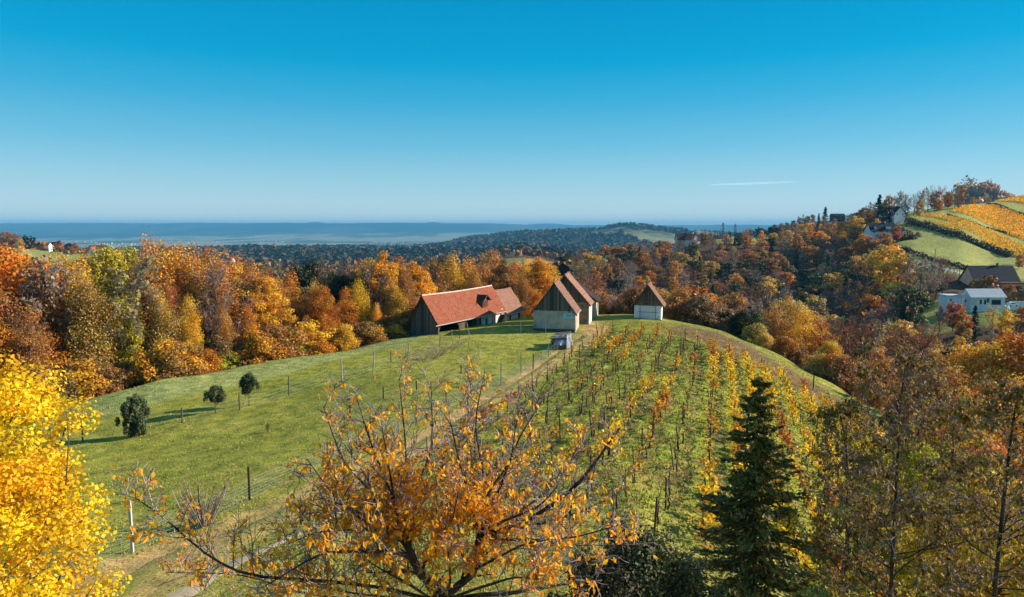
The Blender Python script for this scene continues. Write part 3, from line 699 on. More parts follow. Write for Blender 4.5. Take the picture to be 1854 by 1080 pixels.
# ---- brown scrub just behind the huts and along the right brow
for i in range(30):
    px = 1078 + i * 17.5 + rngT.uniform(-5, 5)
    ed = float(np.interp(px, [1080, 1200, 1300, 1400, 1500, 1600], [112, 107, 101, 90, 80.5, 69]))
    c = rngT.choice(['copper', 'russet brown', 'rust orange', 'tawny', 'dull brown'])
    hh = rngT.uniform(2, 3.5) if px < 1150 else rngT.uniform(3.4, 5.2) if px < 1300 else rngT.uniform(2.4, 4)
    tree('shrub', px, 0, ed + rngT.uniform(2, 6), jit(CC[c]), c, 'rightbrow', 'hi', rngT.uniform(.7, 1), hgt=hh)
RB = [(1222, 545, 113, 'tawny', 'thin', 1), (1250, 548, 112, 'copper', 'thin', 1), (1285, 556, 110, 'rust orange', 'thin', .9), (1315, 560, 104, 'dark green', 'pine', 1.2), (1345, 560, 101, 'dark green', 'pine', 1.2), (1372, 566, 98, 'mid green', 'pine', 1.1),
      (1405, 548, 102, 'copper', 'thin', 1.2), (1430, 540, 106, 'tawny', 'broad', 1), (1462, 560, 100, 'golden', 'thin', 1.1), (1490, 575, 96, 'rust orange', 'thin', 1.1), (1512, 620, 88, 'golden', 'broad', .9), (1388, 545, 112, 'grey brown', 'bare', 1.1),
      (1545, 580, 96, 'dull brown', 'bare', 1.1), (1575, 590, 92, 'russet brown', 'bare', 1.1), (1600, 610, 84, 'copper', 'thin', 1), (1640, 600, 90, 'dull brown', 'thin', 1.1), (1680, 596, 88, 'russet brown', 'bare', 1.2), (1710, 620, 78, 'copper', 'thin', 1.1),
      (1750, 612, 84, 'rust orange', 'thin', 1.1), (1790, 622, 76, 'golden orange', 'broad', 1.0), (1835, 618, 78, 'golden', 'broad', 1.1), (1880, 610, 74, 'rust orange', 'broad', 1.1), (1560, 640, 80, 'russet brown', 'thin', 1), (1740, 660, 66, 'copper', 'thin', 1), (1690, 670, 66, 'dull brown', 'bare', 1), (1640, 690, 68, 'russet brown', 'thin', 1), (1800, 690, 62, 'rust orange', 'thin', 1), (1860, 680, 62, 'golden orange', 'thin', 1)]
for px, top, d, c, k, w in RB: tree(k, px, top, d, jit(CC[c], .06, .1), c, 'rightbrow', 'hi', w)

# ---- woods across the valley, tree by tree
def crest(px): return float(np.interp(px, [980, 1010, 1075, 1130, 1200, 1300, 1400, 1500, 1560, 1600, 1640, 1660, 1900], [330, 370, 430, 445, 465, 480, 520, 600, 560, 330, 268, 185, 170]))
rows = []
d = 126.0
while d < 620:
    step_px = 7.6 * F / d
    px = 940 + rngT.random() * step_px
    while px < 1930:
        p = px + rngT.uniform(-.3, .3) * step_px; dd = d * (1 + rngT.uniform(-.03, .03))
        if dd < crest(p) and not (p < 1000 and dd < 260) and not (1290 < p < 1390 and dd > 470): rows.append((p, dd))
        px += step_px
    d *= 1.058
for px, d in rows:
    n = float(fbm(np.array([px / 90.]), np.array([math.log(d) * 9]), 55, 2)[0]); r = rngT.random()
    high = sst(480, 420, proj(ray(px, 500)[0] * d, d, Hs(ray(px, 500)[0] * d, d))[1]) * float(sst(1150, 1350, px))
    con = r < (.30 if n > .5 else .06) * (1 - .7 * high)
    if (d < 190 and px < 1160) or (d < 520 and 970 < px < 1100): con = False
    if con: k, c = rngT.choice([('spruce', 'dark green'), ('pine', 'dark green'), ('pine', 'mid green')])
    else:
        k = rngT.choice(['broad', 'bare', 'bare', 'broad', 'tall', 'bare'])
        if high > .4: k = rngT.choice(['broad', 'broad', 'tall', 'bare'])
        c = rngT.choice(['russet brown', 'russet brown', 'dull brown', 'copper', 'tawny', 'rust orange'] if high < .4 else ['rust orange', 'golden orange', 'copper', 'russet brown', 'golden', 'tawny'])
        if k == 'bare': c = rngT.choice(['mauve brown', 'grey brown', 'grey brown', 'russet brown'])
    h = rngT.uniform(7.5, 11.5) * (1 if d < 420 else 1.05)
    if px > 1640 and d > 140: h *= .72
    tree(k, px, 0, d, jit(CC[c], .1, .2), c, 'wood', 'lo', rngT.uniform(1.15, 1.5) if k in ('broad', 'bare') else rngT.uniform(1, 1.3), hgt=h)
def at(kind, px, top, pybase, c, wid=1, d=None, zone='skyline', lo='lo', d0=150, d1=1300):
    q = hit(px, pybase, d0, d1) if d is None else onground(px, d)
    h = max(2.5, (CZ + ray(px, top)[1] * q.y) - q.z)
    return tree(kind, px, 0, q.y, jit(CC[c], .08, .12), c, zone, lo, wid, hgt=h, q=(q.x, q.y))
for px, top, pb, c, k, w in [
 # crest of the right hill
 (1655, 350, 392, 'grey brown', 'bare', 1), (1668, 345, 388, 'mauve brown', 'bare', 1), (1680, 338, 384, 'grey brown', 'bare', 1), (1692, 344, 382, 'russet brown', 'broad', .8), (1704, 338, 380, 'copper', 'bare', 1), (1716, 342, 378, 'russet brown', 'broad', .8),
 (1728, 336, 376, 'grey brown', 'bare', 1), (1740, 330, 372, 'russet brown', 'tall', 1), (1750, 328, 370, 'copper', 'broad', .8), (1758, 325, 368, 'grey brown', 'bare', 1), (1770, 332, 367, 'russet brown', 'broad', .8), (1784, 333, 365, 'copper', 'broad', .9), (1796, 335, 363, 'russet brown', 'broad', .9),
 (1640, 352, 392, 'dull brown', 'bare', 1), (1628, 348, 395, 'grey brown', 'bare', 1), (1618, 356, 398, 'dull brown', 'bare', 1), (1664, 362, 394, 'tawny', 'broad', .7), (1700, 360, 384, 'copper', 'broad', .7), (1735, 356, 377, 'dull brown', 'broad', .7), (1760, 350, 371, 'copper', 'broad', .7),
 (1590, 351, 410, 'dark green', 'spruce', 1.2), (1602, 368, 412, 'dark green', 'pine', .9), (1606, 356, 405, 'russet brown', 'broad', .8), (1641, 372, 410, 'mid green', 'poplar', 1.4), (1610, 382, 418, 'dark green', 'spruce', 1.3), (1596, 388, 420, 'dark green', 'pine', 1)]:
    at(k, px, top + (6 if 1715 < px < 1800 else 0), pb, c, w)
for px, top, d, c, k, w in [
 (1574, 376, 560, 'russet brown', 'broad', 1), (1560, 380, 560, 'copper', 'broad', 1), (1546, 384, 580, 'copper', 'bare', 1), (1532, 386, 600, 'grey brown', 'broad', 1), (1520, 390, 640, 'grey brown', 'bare', 1), (1508, 388, 680, 'dull brown', 'broad', 1), (1500, 391, 700, 'grey brown', 'broad', 1),
 (1484, 374, 660, 'dark green', 'spruce', 1.1), (1481, 389, 560, 'golden orange', 'poplar', 1.2), (1473, 385, 690, 'dark green', 'spruce', 1), (1462, 388, 760, 'dull brown', 'broad', 1), (1452, 390, 780, 'mid green', 'broad', 1), (1445, 387, 700, 'tawny', 'poplar', 1), (1437, 391, 700, 'golden', 'poplar', 1.2),
 (1440, 394, 800, 'dull brown', 'broad', 1), (1428, 398, 800, 'dull brown', 'broad', 1), (1417, 402, 780, 'mid green', 'broad', 1), (1406, 404, 780, 'grey brown', 'broad', 1), (1396, 406, 760, 'dull brown', 'broad', 1), (1384, 411, 700, 'mid green', 'spruce', 1), (1372, 413, 700, 'dark green', 'broad', 1), (1366, 411, 650, 'dark green', 'pine', 1), (1353, 415, 650, 'dull brown', 'broad', 1), (1345, 416, 640, 'dark green', 'spruce', 1),
 (1303, 403, 530, 'mauve brown', 'poplar', 1.3), (1325, 405, 535, 'grey brown', 'poplar', 1.3), (1281, 420, 500, 'pale green', 'broad', 1), (1334, 419, 560, 'dark green', 'pine', .9), (1316, 419, 560, 'dark green', 'pine', .9),
 (1520, 404, 540, 'dull brown', 'broad', 1), (1500, 402, 560, 'mid green', 'broad', 1), (1460, 404, 560, 'russet brown', 'broad', 1), (1420, 408, 580, 'russet brown', 'broad', 1), (1538, 400, 520, 'golden', 'broad', .9), (1550, 398, 480, 'russet brown', 'broad', 1), (1568, 396, 440, 'rust orange', 'broad', 1),
 (1613, 408, 340, 'crimson', 'broad', .9), (1553, 426, 330, 'rust orange', 'broad', 1), (1590, 420, 330, 'russet brown', 'broad', 1), (1580, 432, 325, 'rust orange', 'broad', 1), (1632, 415, 345, 'dull brown', 'shrub', 1), (1643, 424, 340, 'mid green', 'shrub', 1), (1652, 422, 345, 'dull brown', 'shrub', 1),
 (1850, 442, 300, 'dull brown', 'bare', 1.2), (1836, 460, 290, 'russet brown', 'broad', .9)]:
    at(k, px, top, 0, c, w, d=d)
# clump, row and garden trees of the left hill
for px, top, d, c, k, w in [(8, 424, 560, 'dull brown', 'broad', 1), (22, 419, 570, 'russet brown', 'broad', 1.1), (36, 422, 565, 'russet brown', 'broad', 1.1), (48, 432, 560, 'tawny', 'broad', 1), (58, 425, 575, 'dark green', 'pine', 1), (68, 427, 575, 'dark green', 'pine', 1),
                           (-20, 424, 580, 'copper', 'broad', 1), (120, 438, 590, 'crimson', 'broad', 1), (146, 440, 590, 'crimson', 'broad', 1), (135, 446, 570, 'dull brown', 'shrub', 1), (92, 446, 590, 'copper', 'shrub', 1), (204, 446, 590, 'dull brown', 'broad', 1), (225, 448, 600, 'russet brown', 'broad', 1)]:
    at(k, px, top, 0, c, w, d=d, zone='lefthill')
# trees round the far houses
for px, top, d, c, k, w in [(1763, 552, 190, 'dark green', 'spruce', 1.25), (1725, 545, 196, 'crimson', 'broad', .8), (1742, 556, 186, 'rust orange', 'tall', 1), (1700, 552, 196, 'grey brown', 'bare', .9), (1795, 556, 184, 'tawny', 'bare', .9), (1820, 562, 180, 'golden', 'broad', .8), (1845, 553, 190, 'crimson', 'broad', .9),
                           (1660, 475, 232, 'grey brown', 'bare', 1.1), (1676, 470, 236, 'grey brown', 'bare', 1.1), (1690, 466, 238, 'mauve brown', 'bare', 1.1), (1702, 468, 242, 'russet brown', 'bare', 1), (1640, 462, 245, 'grey brown', 'bare', 1.1), (1620, 455, 250, 'golden', 'broad', 1.1), (1605, 448, 262, 'golden orange', 'broad', 1), (1588, 445, 275, 'tawny', 'broad', 1),
                           (1650, 520, 205, 'mid green', 'broad', .8), (1636, 515, 210, 'dull brown', 'broad', .9), (1780, 500, 232, 'russet brown', 'shrub', 1), (1826, 515, 228, 'russet brown', 'shrub', 1), (1843, 520, 222, 'dull brown', 'shrub', .9)]:
    at(k, px, top, 0, c, w, d=d, zone='houses')

# ---- far woods, too many to count: small clumped crowns
def farwood(name, n, xr, dr, cond, seed, size, cols, label):
    rng = np.random.default_rng(seed)
    px = rng.uniform(xr[0], xr[1], n); d = np.exp(rng.uniform(math.log(dr[0]), math.log(dr[1]), n))
    x = (px - CX) / F / .99 * d; k = cond(x, d, px); x = x[k]; d = d[k]; px = px[k]; n = len(x)
    z = H(x, d); s = size * rng.uniform(.7, 1.4, n)
    m = MB(); nf = 16
    u = norm(rng.normal(size=(n, nf, 3))); u[..., 2] = np.abs(u[..., 2])
    c = np.stack([x, d, z + s * .35], 1)[:, None, :] + u * s[:, None, None] * np.array([.5, .5, .62])
    nn = norm(u + rng.normal(size=u.shape) * .35)
    m.leaves(c.reshape(-1, 3), nn.reshape(-1, 3), 1, 1.3, rng, shape='quad')
    sc = np.repeat(s, nf) * .62
    V = m.v[-1].reshape(-1, 4, 3); cc = c.reshape(-1, 1, 3); m.v[-1] = (cc + (V - cc) * sc[:, None, None]).reshape(-1, 3)
    tone = rng.random(n); m.r[-1] = np.repeat(tone, nf * 4); m.r2[-1] = np.clip(np.repeat(rng.random(n), nf * 4) * .7 + m.r2[-1] * .3, 0, 1)
    nt = NT(name + '_foliage', .8, .1)
    col = nt.ramp(nt.attr('rnd'), cols)
    col = nt.mix(col, nt.ramp(nt.attr('rnd2'), [(0, (.6, .6, .6)), (1, (1.4, 1.4, 1.4))]), 1, 'MULTIPLY')
    o = m.obj(name, nt.base(col)); tag(o, label, 'woodland', kind='stuff'); return o
WC = [(0, S(52, 60, 38)), (.5, S(54, 58, 38)), (.7, S(84, 66, 46)), (.9, S(100, 76, 50)), (1, S(122, 92, 58))]
farwood('distant_woodland', 9000, (-260, 1420), (1150, 3300), lambda x, d, px: (fbm(x / 150, d / 260, 21, 3) > .49) | ((px < 800) & (fbm(x / 200, d / 260, 28, 2) > .36)), 3, 13, WC, 'dark mixed woods covering the low hills before the blue plain')
farwood('hill_woodland', 3200, (720, 1340), (2900, 3900), lambda x, d, px: fbm(x / 150, d / 260, 21, 3) > .50, 4, 9, [(0, S(62, 72, 44)), (1, S(104, 94, 58))], 'patches of dark wood on the hazy hill right of centre')
farwood('valley_woodland', 2600, (-200, 1040), (230, 1150), lambda x, d, px: ~((px < 235) & (d > 420) & (d < 660)) & ~((px > 895) & (px < 1010) & (d > 600) & (d < 920)), 6, 9, [(0, S(60, 66, 36)), (.3, S(84, 62, 40)), (.6, S(140, 86, 42)), (1, S(160, 110, 50))], 'brown and green valley woods glimpsed behind the tree belt')
# ================================================================ building materials
def boards(name, c1, c2, w=.16, axis='X', rough=.9):
    """weathered upright boards: every board its own tone, dark joints"""
    n = NT(name, rough, .1)
    sx = n.t.nodes.new('ShaderNodeSeparateXYZ'); n.l(n.co(), sx.inputs[0])
    a = n.math('DIVIDE', n.math('ADD', sx.outputs['X'], sx.outputs['Y']), w)
    fl = n.math('FLOOR', a); fr = n.math('SUBTRACT', a, fl)
    wn = n.t.nodes.new('ShaderNodeTexWhiteNoise'); wn.noise_dimensions = '1D'; n.l(fl, wn.inputs['W'])
    g = n.noise(7, 5, n.mapped(3, 3, .35), .7)
    f = n.math('ADD', n.math('MULTIPLY', wn.outputs['Value'], .5), n.math('MULTIPLY', g, .5))
    c = n.ramp(f, [(.25, c1), (.75, c2)])
    j = n.ramp(fr, [(0, (.25, .25, .25)), (.12, (1, 1, 1)), (.9, (1, 1, 1)), (1, (.3, .3, .3))])
    n.bump(fr, .03)
    return n.base(n.mix(c, j, 1, 'MULTIPLY'))
def tiles(name, c1, c2, stain, amt=.3):
    n = NT(name, .85, .15)
    sx = n.t.nodes.new('ShaderNodeSeparateXYZ'); n.l(n.co(), sx.inputs[0])
    cb = n.t.nodes.new('ShaderNodeCombineXYZ'); n.l(sx.outputs['Y'], cb.inputs['X']); n.l(n.math('MULTIPLY', sx.outputs['Z'], 1.25), cb.inputs['Y'])
    br = n.t.nodes.new('ShaderNodeTexBrick'); n.l(cb.outputs[0], br.inputs['Vector'])
    br.inputs['Scale'].default_value = 1; br.inputs['Brick Width'].default_value = .2; br.inputs['Row Height'].default_value = .17; br.inputs['Mortar Size'].default_value = .02
    br.inputs['Color1'].default_value = c1; br.inputs['Color2'].default_value = c2; br.inputs['Mortar'].default_value = tuple(x * .45 for x in c1[:3]) + (1,)
    g = n.noise(.9, 6, n.co(), .65); h = n.noise(6, 4, n.co(), .6)
    c = n.mix(br.outputs['Color'], stain, n.ramp(g, [(.48, (0, 0, 0)), (.70, (amt,) * 3)]))
    c = n.mix(c, n.ramp(h, [(.3, (.72, .72, .72)), (.7, (1.25, 1.25, 1.25))]), 1, 'MULTIPLY')
    n.bump(br.outputs['Fac'], .03)
    return n.base(c)
def plaster(name, c, stain, lo=.45, hi=.7, brick=None):
    n = NT(name, .92, .1); v = n.co()
    a = n.noise(1.1, 6, v, .65); b = n.noise(9, 4, v, .6)
    col = n.mix(c, stain, n.ramp(a, [(lo, (0, 0, 0)), (hi, (1, 1, 1))]))
    col = n.mix(col, n.ramp(b, [(.3, (.85, .85, .85)), (.7, (1.12, 1.12, 1.12))]), 1, 'MULTIPLY')
    n.bump(b, .015)
    return n.base(col)
M_WOOD = boards('weathered_boards', S(66, 64, 58)[:3], S(118, 114, 102)[:3])
M_WOODB = boards('brown_boards', S(80, 68, 56)[:3], S(128, 110, 90)[:3])
M_WOODR = boards('reddish_boards', S(92, 56, 38)[:3], S(128, 84, 58)[:3], .2)
M_TILE_RED = tiles('red_tiles', S(158, 82, 58), S(186, 106, 76), S(140, 110, 84), .6)
M_TILE_OLD = tiles('old_tiles', S(138, 96, 78), S(172, 128, 106), S(112, 92, 80), .7)
M_TILE_ROSE = tiles('rosy_tiles', S(158, 108, 88), S(190, 138, 114), S(128, 108, 92), .6)
M_TILE_DARK = tiles('dark_tiles', S(64, 50, 46), S(86, 66, 58), S(50, 48, 44), .4)
M_PLASTER_G = plaster('grey_render', S(176, 172, 158), S(136, 132, 118))
M_PLASTER_P = plaster('pinkish_render', S(190, 168, 146), S(142, 116, 92), .5, .75)
M_PLASTER_W = plaster('whitewashed_wall', S(222, 214, 198), S(158, 146, 122), .5, .78)
M_HUTWHITE = plaster('chipped_whitewash', S(222, 226, 228), S(150, 146, 140), .56, .74)
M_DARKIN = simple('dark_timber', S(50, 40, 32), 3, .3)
M_METALG = simple('grey_metal', S(168, 168, 166), 4, .1, .5, spec=.4)
M_GLASS = NT('window_glass', .15, .6).base(S(34, 40, 46))
M_BRICK = simple('old_brick', S(150, 92, 68), 6, .3)
M_SIGN = simple('faded_blue_sign', S(150, 200, 214), 5, .12, .6)
M_SIGNTXT = NT('sign_lettering', .6, .2).base(S(60, 110, 150))
M_FRAME = NT('painted_frame', .6, .2).base(S(210, 206, 198))
M_RIDGE = simple('mortared_ridge_tiles', S(210, 176, 156), 5, .25)

def roof_slopes(mb, w, L0, L1, ze, zr, rise, rows, over, thick=.09, seed=1, sides=(-1, 1), jag=.05, sag=.05):
    """two sloping tile sheets stepped row by row, ridge along Y at x=0; eaves at x=+-(w+over)"""
    rng = np.random.default_rng(seed)
    ny = 26; ys = np.linspace(L0, L1, ny)
    for sd in sides:
        X = w + over; n = rows
        prof = []
        for i in range(n):
            a = i / n; b = (i + 1) / n
            prof += [(a, .0), (b, .035)]
        prof = np.array(prof)
        x = X * prof[:, 0]; z = zr - (zr - ze) * prof[:, 0] + prof[:, 1]
        G = np.zeros((len(prof), ny, 3))
        sg = sag * np.sin(np.linspace(0, PI, ny)) * 1.0
        G[..., 0] = sd * x[:, None]; G[..., 2] = z[:, None] - sg[None, :] * (1 - prof[:, 0])[:, None] + .03 * (vn(ys[None, :] * .9 + seed, x[:, None] * .9, seed) - .5)
        G[..., 1] = ys[None, :]
        e0 = np.repeat(rng.normal(size=n) * jag, 2); e1 = np.repeat(rng.normal(size=n) * jag, 2)
        G[:, 0, 1] += e0; G[:, -1, 1] += e1
        T = G.reshape(-1, 3); Bm = T.copy(); Bm[:, 2] -= thick + .03
        k = len(prof); i = np.arange(k - 1)[:, None] * ny; j = np.arange(ny - 1)[None, :]
        q = np.stack([i + j, i + j + 1, i + ny + j + 1, i + ny + j], -1).reshape(-1, 4)
        o = len(T)
        rim = []
        for jj in (0, ny - 1): rim += [[a * ny + jj, (a + 1) * ny + jj, (a + 1) * ny + jj + o, a * ny + jj + o] for a in range(k - 1)]
        for ii in (0, k - 1): rim += [[ii * ny + a, ii * ny + a + 1, ii * ny + a + 1 + o, ii * ny + a + o] for a in range(ny - 1)]
        mb.add(np.concatenate([T, Bm]), np.concatenate([q, q + o, np.array(rim)]))
def ridge_caps(L0, L1, zr, r=.11, step=.34, seed=3, sag=.05):
    m = MB(); rng = np.random.default_rng(seed); n = int((L1 - L0) / step)
    for i in range(n):
        y = L0 + i * step; t = (i + .5) / n; z = zr + .05 - sag * math.sin(PI * t)
        a = np.linspace(-.2, PI + .2, 7); rr = r * (1 + .08 * rng.normal())
        v = [[rr * math.cos(q), y + (0 if e == 0 else step * 1.02), z - .06 + rr * math.sin(q) + (.02 if e else 0)] for e in (0, 1) for q in a]
        m.add(v, [[k, k + 1, k + 8, k + 7] for k in range(6)])
    return m
def gable_tri(mb, w, y, ze, zr, t, seed, bw=.17, inset=.0):
    """upright boards filling a gable"""
    rng = np.random.default_rng(seed); x = -w
    while x < w - .01:
        x2 = min(w, x + bw); f = lambda q: ze + (zr - ze) * (1 - abs(q) / w)
        if x < 0 < x2: pts = [(x, ze), (x2, ze), (x2, f(x2)), (0, f(0)), (x, f(x))]
        else: pts = [(x, ze), (x2, ze), (x2, f(x2)), (x, f(x))]
        yy = y + rng.uniform(-.018, .018); lo = rng.uniform(0, .10)
        pts = [(a, b - (lo if b == ze else 0)) for a, b in pts]; k = len(pts)
        v = [(a + (.008 if i in (0, k - 1) else 0), yy, b) for i, (a, b) in enumerate(pts)] + [(a, yy + t, b) for a, b in pts]
        mb.f.append(np.array([list(range(k))]) + mb.n); mb.mi.append(0); mb.sm.append(False)
        mb.f.append(np.array([list(range(k, 2 * k))[::-1]]) + mb.n); mb.mi.append(0); mb.sm.append(False)
        mb.add(v, [[i, (i + 1) % k, (i + 1) % k + k, i + k] for i in range(k)])
        x = x2
def wall_open(mb, along, fixed, s0, s1, z0, z1, openings, t, mi=0):
    """wall in a vertical plane with real openings; along = 'x' or 'y'"""
    ss = sorted({s0, s1, *[o[0] for o in openings], *[o[1] for o in openings]}); zs = sorted({z0, z1, *[o[2] for o in openings], *[o[3] for o in openings]})
    for a, b in zip(ss, ss[1:]):
        for c, d in zip(zs, zs[1:]):
            if any(o[0] <= a and b <= o[1] and o[2] <= c and d <= o[3] for o in openings): continue
            if along == 'x': mb.box(a, b, fixed, fixed + t, c, d, mi)
            else: mb.box(fixed, fixed + t, a, b, c, d, mi)
def window(parent, along, fixed, s0, s1, z0, z1, depth=.12, name='window', bars=1, frame=None, sign=-1):
    """frame and pane set back in an opening"""
    m = MB(); f = .07; y = fixed + depth
    bx = (lambda a, b, c, d, e, g: m.box(a, b, e, g, c, d)) if along == 'x' else (lambda a, b, c, d, e, g: m.box(e, g, a, b, c, d))
    bx(s0, s0 + f, z0, z1, y, y + .05); bx(s1 - f, s1, z0, z1, y, y + .05); bx(s0 + f, s1 - f, z0, z0 + f, y, y + .05); bx(s0 + f, s1 - f, z1 - f, z1, y, y + .05)
    for k in range(bars):
        c = s0 + (s1 - s0) * (k + 1) / (bars + 1); bx(c - .02, c + .02, z0 + f, z1 - f, y + .003, y + .04)
    o = m.obj(name, frame or M_FRAME, parent)
    p = MB()
    if along == 'x': p.box(s0 + f, s1 - f, y + .015, y + .03, z0 + f, z1 - f)
    else: p.box(y + .015, y + .03, s0 + f, s1 - f, z0 + f, z1 - f)
    p.obj('pane', M_GLASS, o); return o

def cellar(name, label, cat, cx, cy_, ang, w, L, he, hr, zbase, wallm, boardm, roofm, over=.3, front=.35, base=-2.0, rows=20, seed=1, ridge=True, group=None):
    """small gabled house, ridge running away from the viewer; w = half width; origin at the middle of the front wall, floor level zbase"""
    e = empty(name, (cx, cy_, zbase), -ang); tag(e, label, cat, group)
    m = MB(); t = .22
    m.box(-w, w, 0, t, base, he); m.box(-w, w, L - t, L, base, he); m.box(-w, -w + t, t, L - t, base, he); m.box(w - t, w, t, L - t, base, he)
    m.obj('wall', wallm, e)
    g = MB(); gable_tri(g, w + .02, -.05, he + .02, hr - .12, .06, seed); g.obj('gable_boarding', boardm, e); g = MB(); gable_tri(g, w, L - .02, he + .02, hr - .12, .06, seed + 1); g.obj('gable_boarding', boardm, e)
    r = MB(); ze = he - (hr - he) * over / w
    roof_slopes(r, w, -front, L + front, ze, hr, hr - he, rows, over, seed=seed); ro = r.obj('roof', roofm, e)
    if ridge: ridge_caps(-front, L + front, hr, seed=seed).obj('ridge_tiles', roofm, ro)
    for sd in (-1, 1):
        b = MB(); b.beam((sd * .03, -front + .03, hr - .16), (sd * (w + over), -front + .03, ze - .14), .05, .13); b.obj('bargeboard', boardm, e)
    return e
A12 = math.radians(11.5)
# ---- cellar house with the sign
def gz(rel): return CZ + rel
c1 = cellar('cellar_house', 'grey rendered cellar house with dark board gable and a pale blue sign, nearest the track', 'cellar house', 5.38, 87.0, A12, 2.68, 4.7, 2.72, 6.35, gz(-13.42), M_PLASTER_G, M_WOOD, M_TILE_OLD, .32, .22, seed=2)
s = MB(); s.box(1.28, 2.42, -.06, -.012, 1.75, 2.4); sg = s.obj('sign', M_SIGN, c1)
s = MB(); rr = random.Random(4)
x = 1.62
for k, hgt in enumerate((.34, .26, .22, .30)):
    s.box(x, x + .05, -.078, -.062, 1.93, 1.93 + hgt); s.box(x + .05, x + .15, -.078, -.062, 1.93 + hgt - .06, 1.93 + hgt)
    if k % 2 == 0: s.box(x + .05, x + .13, -.078, -.062, 2.03, 2.08)
    x += .17
s.obj('lettering', M_SIGNTXT, sg)
s = MB(); s.box(-2.7, 2.7, -.08, -.003, -2.0, .35); s.obj('plinth', simple('damp_plinth', S(84, 80, 70), 2, .3), c1)
s = MB(); s.box(2.683, 2.76, .0, 4.7, -2, 2.45); s.obj('side_wall', M_PLASTER_P, c1)
s = MB(); s.tube([(2.9, -.1, 2.4), (2.86, -.08, 1.2), (2.84, -.06, .2), (3.1, -.1, -.35), (3.35, -.2, -.6)], .05, 6); s.obj('downpipe', M_METALG, c1)
s = MB(); s.beam((2.98, -.2, 2.28), (2.98, 4.9, 2.28), .1); s.obj('gutter', M_METALG, c1)
# ---- taller one behind
c2 = cellar('cellar_house', 'taller brown cellar house with worn pink tile edge, behind the one with the sign', 'cellar house', 7.35, 94.6, A12, 3.35, 4.6, 3.05, 6.9, gz(-13.5), M_PLASTER_P, M_WOODB, M_TILE_ROSE, .35, .3, rows=22, seed=5)
s = MB(); s.box(3.353, 3.42, 0.02, 4.58, -2, 2.7); s.obj('side_wall', M_PLASTER_W, c2)
s = MB(); s.box(-3.0, 3.3, -.05, -.003, -2, 2.9); s.obj('front_render', plaster('brown_render', S(150, 128, 104), S(108, 88, 68)), c2)
# ---- third, low dark roof
c3 = cellar('cellar_house', 'low cellar house with plain dark roof, farthest back of the joined row', 'cellar house', 9.0, 102.6, A12, 3.7, 4.5, 2.9, 5.5, gz(-13.8), M_PLASTER_G, M_WOODB, M_TILE_DARK, .35, .3, rows=16, seed=8, ridge=False)
s = MB(); s.tube([(3.98, -.25, 2.55), (3.9, -.1, 2.2), (3.8, -.06, -.4)], .05, 6); s.obj('downpipe', M_METALG, c3)
# ---- white hut
h = cellar('garden_hut', 'small white hut with brown board gable and shuttered front, standing alone on the knoll', 'hut', 20.05, 100.2, math.radians(16), 1.95, 3.4, 2.75, 5.35, gz(-13.75), M_HUTWHITE, M_WOODB, M_TILE_OLD, .5, .55, rows=16, seed=11)
s = MB(); s.box(-2.0, 2.0, -.13, -.06, 2.18, 2.72); s.obj('lintel_board', M_WOODB, h)
s = MB()
for k in range(12): s.box(-1.12 + k * .19, -1.12 + k * .19 + .175, -.06, -.01, .05, 2.1)
sh = s.obj('shutter', simple('chalky_boards', S(206, 212, 216), 4, .12), h)
s = MB(); s.beam((-1.4, -.09, 1.22), (1.5, -.09, 1.17), .05); s.beam((-1.1, -.09, .04), (-1.1, -.09, 2.15), .045); s.beam((1.16, -.09, .04), (1.16, -.09, 2.15), .045); s.obj('locking_bar', M_DARKIN, h)
s = MB(); s.box(-2.05, 2.05, -.1, -.004, -2, .12); s.obj('plinth', simple('damp_plinth_hut', S(100, 96, 90), 2, .3), h)

# ================================================================ the long barn and the byre joined to it
bo = (-9.46 - .866 * 2.2, 86.6 + .5 * 2.2)
B = empty('barn', (bo[0], bo[1], 0), -math.radians(30)); tag(B, 'long timber barn with a bright red tiled roof and a dark dormer', 'barn')
w = 2.2; he, hr = 2.02, 5.2; LB = 16.4
m = MB()
k = 0; rngb = np.random.default_rng(9); x = -w
while x < w:                                   # lower gable boards
    m.box(x, min(w, x + .2) - .008, -.02 + rngb.uniform(-.015, .015), .05, -2.2, he); x += .2
for sx_ in (-w, ): m.box(sx_, sx_ + .06, .05, LB, -3, he)
m.obj('wall', M_WOOD, B)
g = MB(); gable_tri(g, w + .03, -.10, he - .05, hr - .12, .07, 21, .2); g.obj('gable_boarding', M_WOOD, B); g = MB(); gable_tri(g, w, LB, he, hr - .12, .06, 22, .2); g.obj('gable_boarding', M_WOOD, B)
m = MB(); m.box(-w + .07, w - .1, .3, 10.3, -2.4, -1.2); m.obj('earth_floor', M_DIRT, B)
# plaster front of the dwelling end
ops = [(10.75, 11.0, .55, 1.15), (11.35, 12.05, -1.2, 1.05), (13.35, 13.95, .25, 1.25)]
m = MB(); wall_open(m, 'y', w - .25, 10.4, LB, -2.4, he, ops, .25); m.box(-w + .06, w - .25, LB - .2, LB, -3, he); m.box(-w + .06, w - .25, 10.4, 10.6, -3, he); m.obj('dwelling_wall', M_PLASTER_W, B)
window(B, 'y', w - .2, 10.75, 11.0, .55, 1.15, .05, frame=M_DARKIN, bars=0); window(B, 'y', w - .2, 13.35, 13.95, .25, 1.25, .05, frame=M_BRICK)
m = MB(); m.box(w - .2, w - .14, 11.35, 12.05, -1.2, 1.05); d_ = m.obj('door', M_WOOD, B)
m = MB(); m.box(w - .139, w - .09, 11.42, 11.5, -.15, .05); m.obj('handle', M_METALG, d_)
m = MB(); m.box(w + .003, w + .06, 13.2, 13.34, .1, 1.35); m.box(w + .003, w + .06, 13.96, 14.1, .1, 1.35); m.obj('brick_surround', M_BRICK, B)
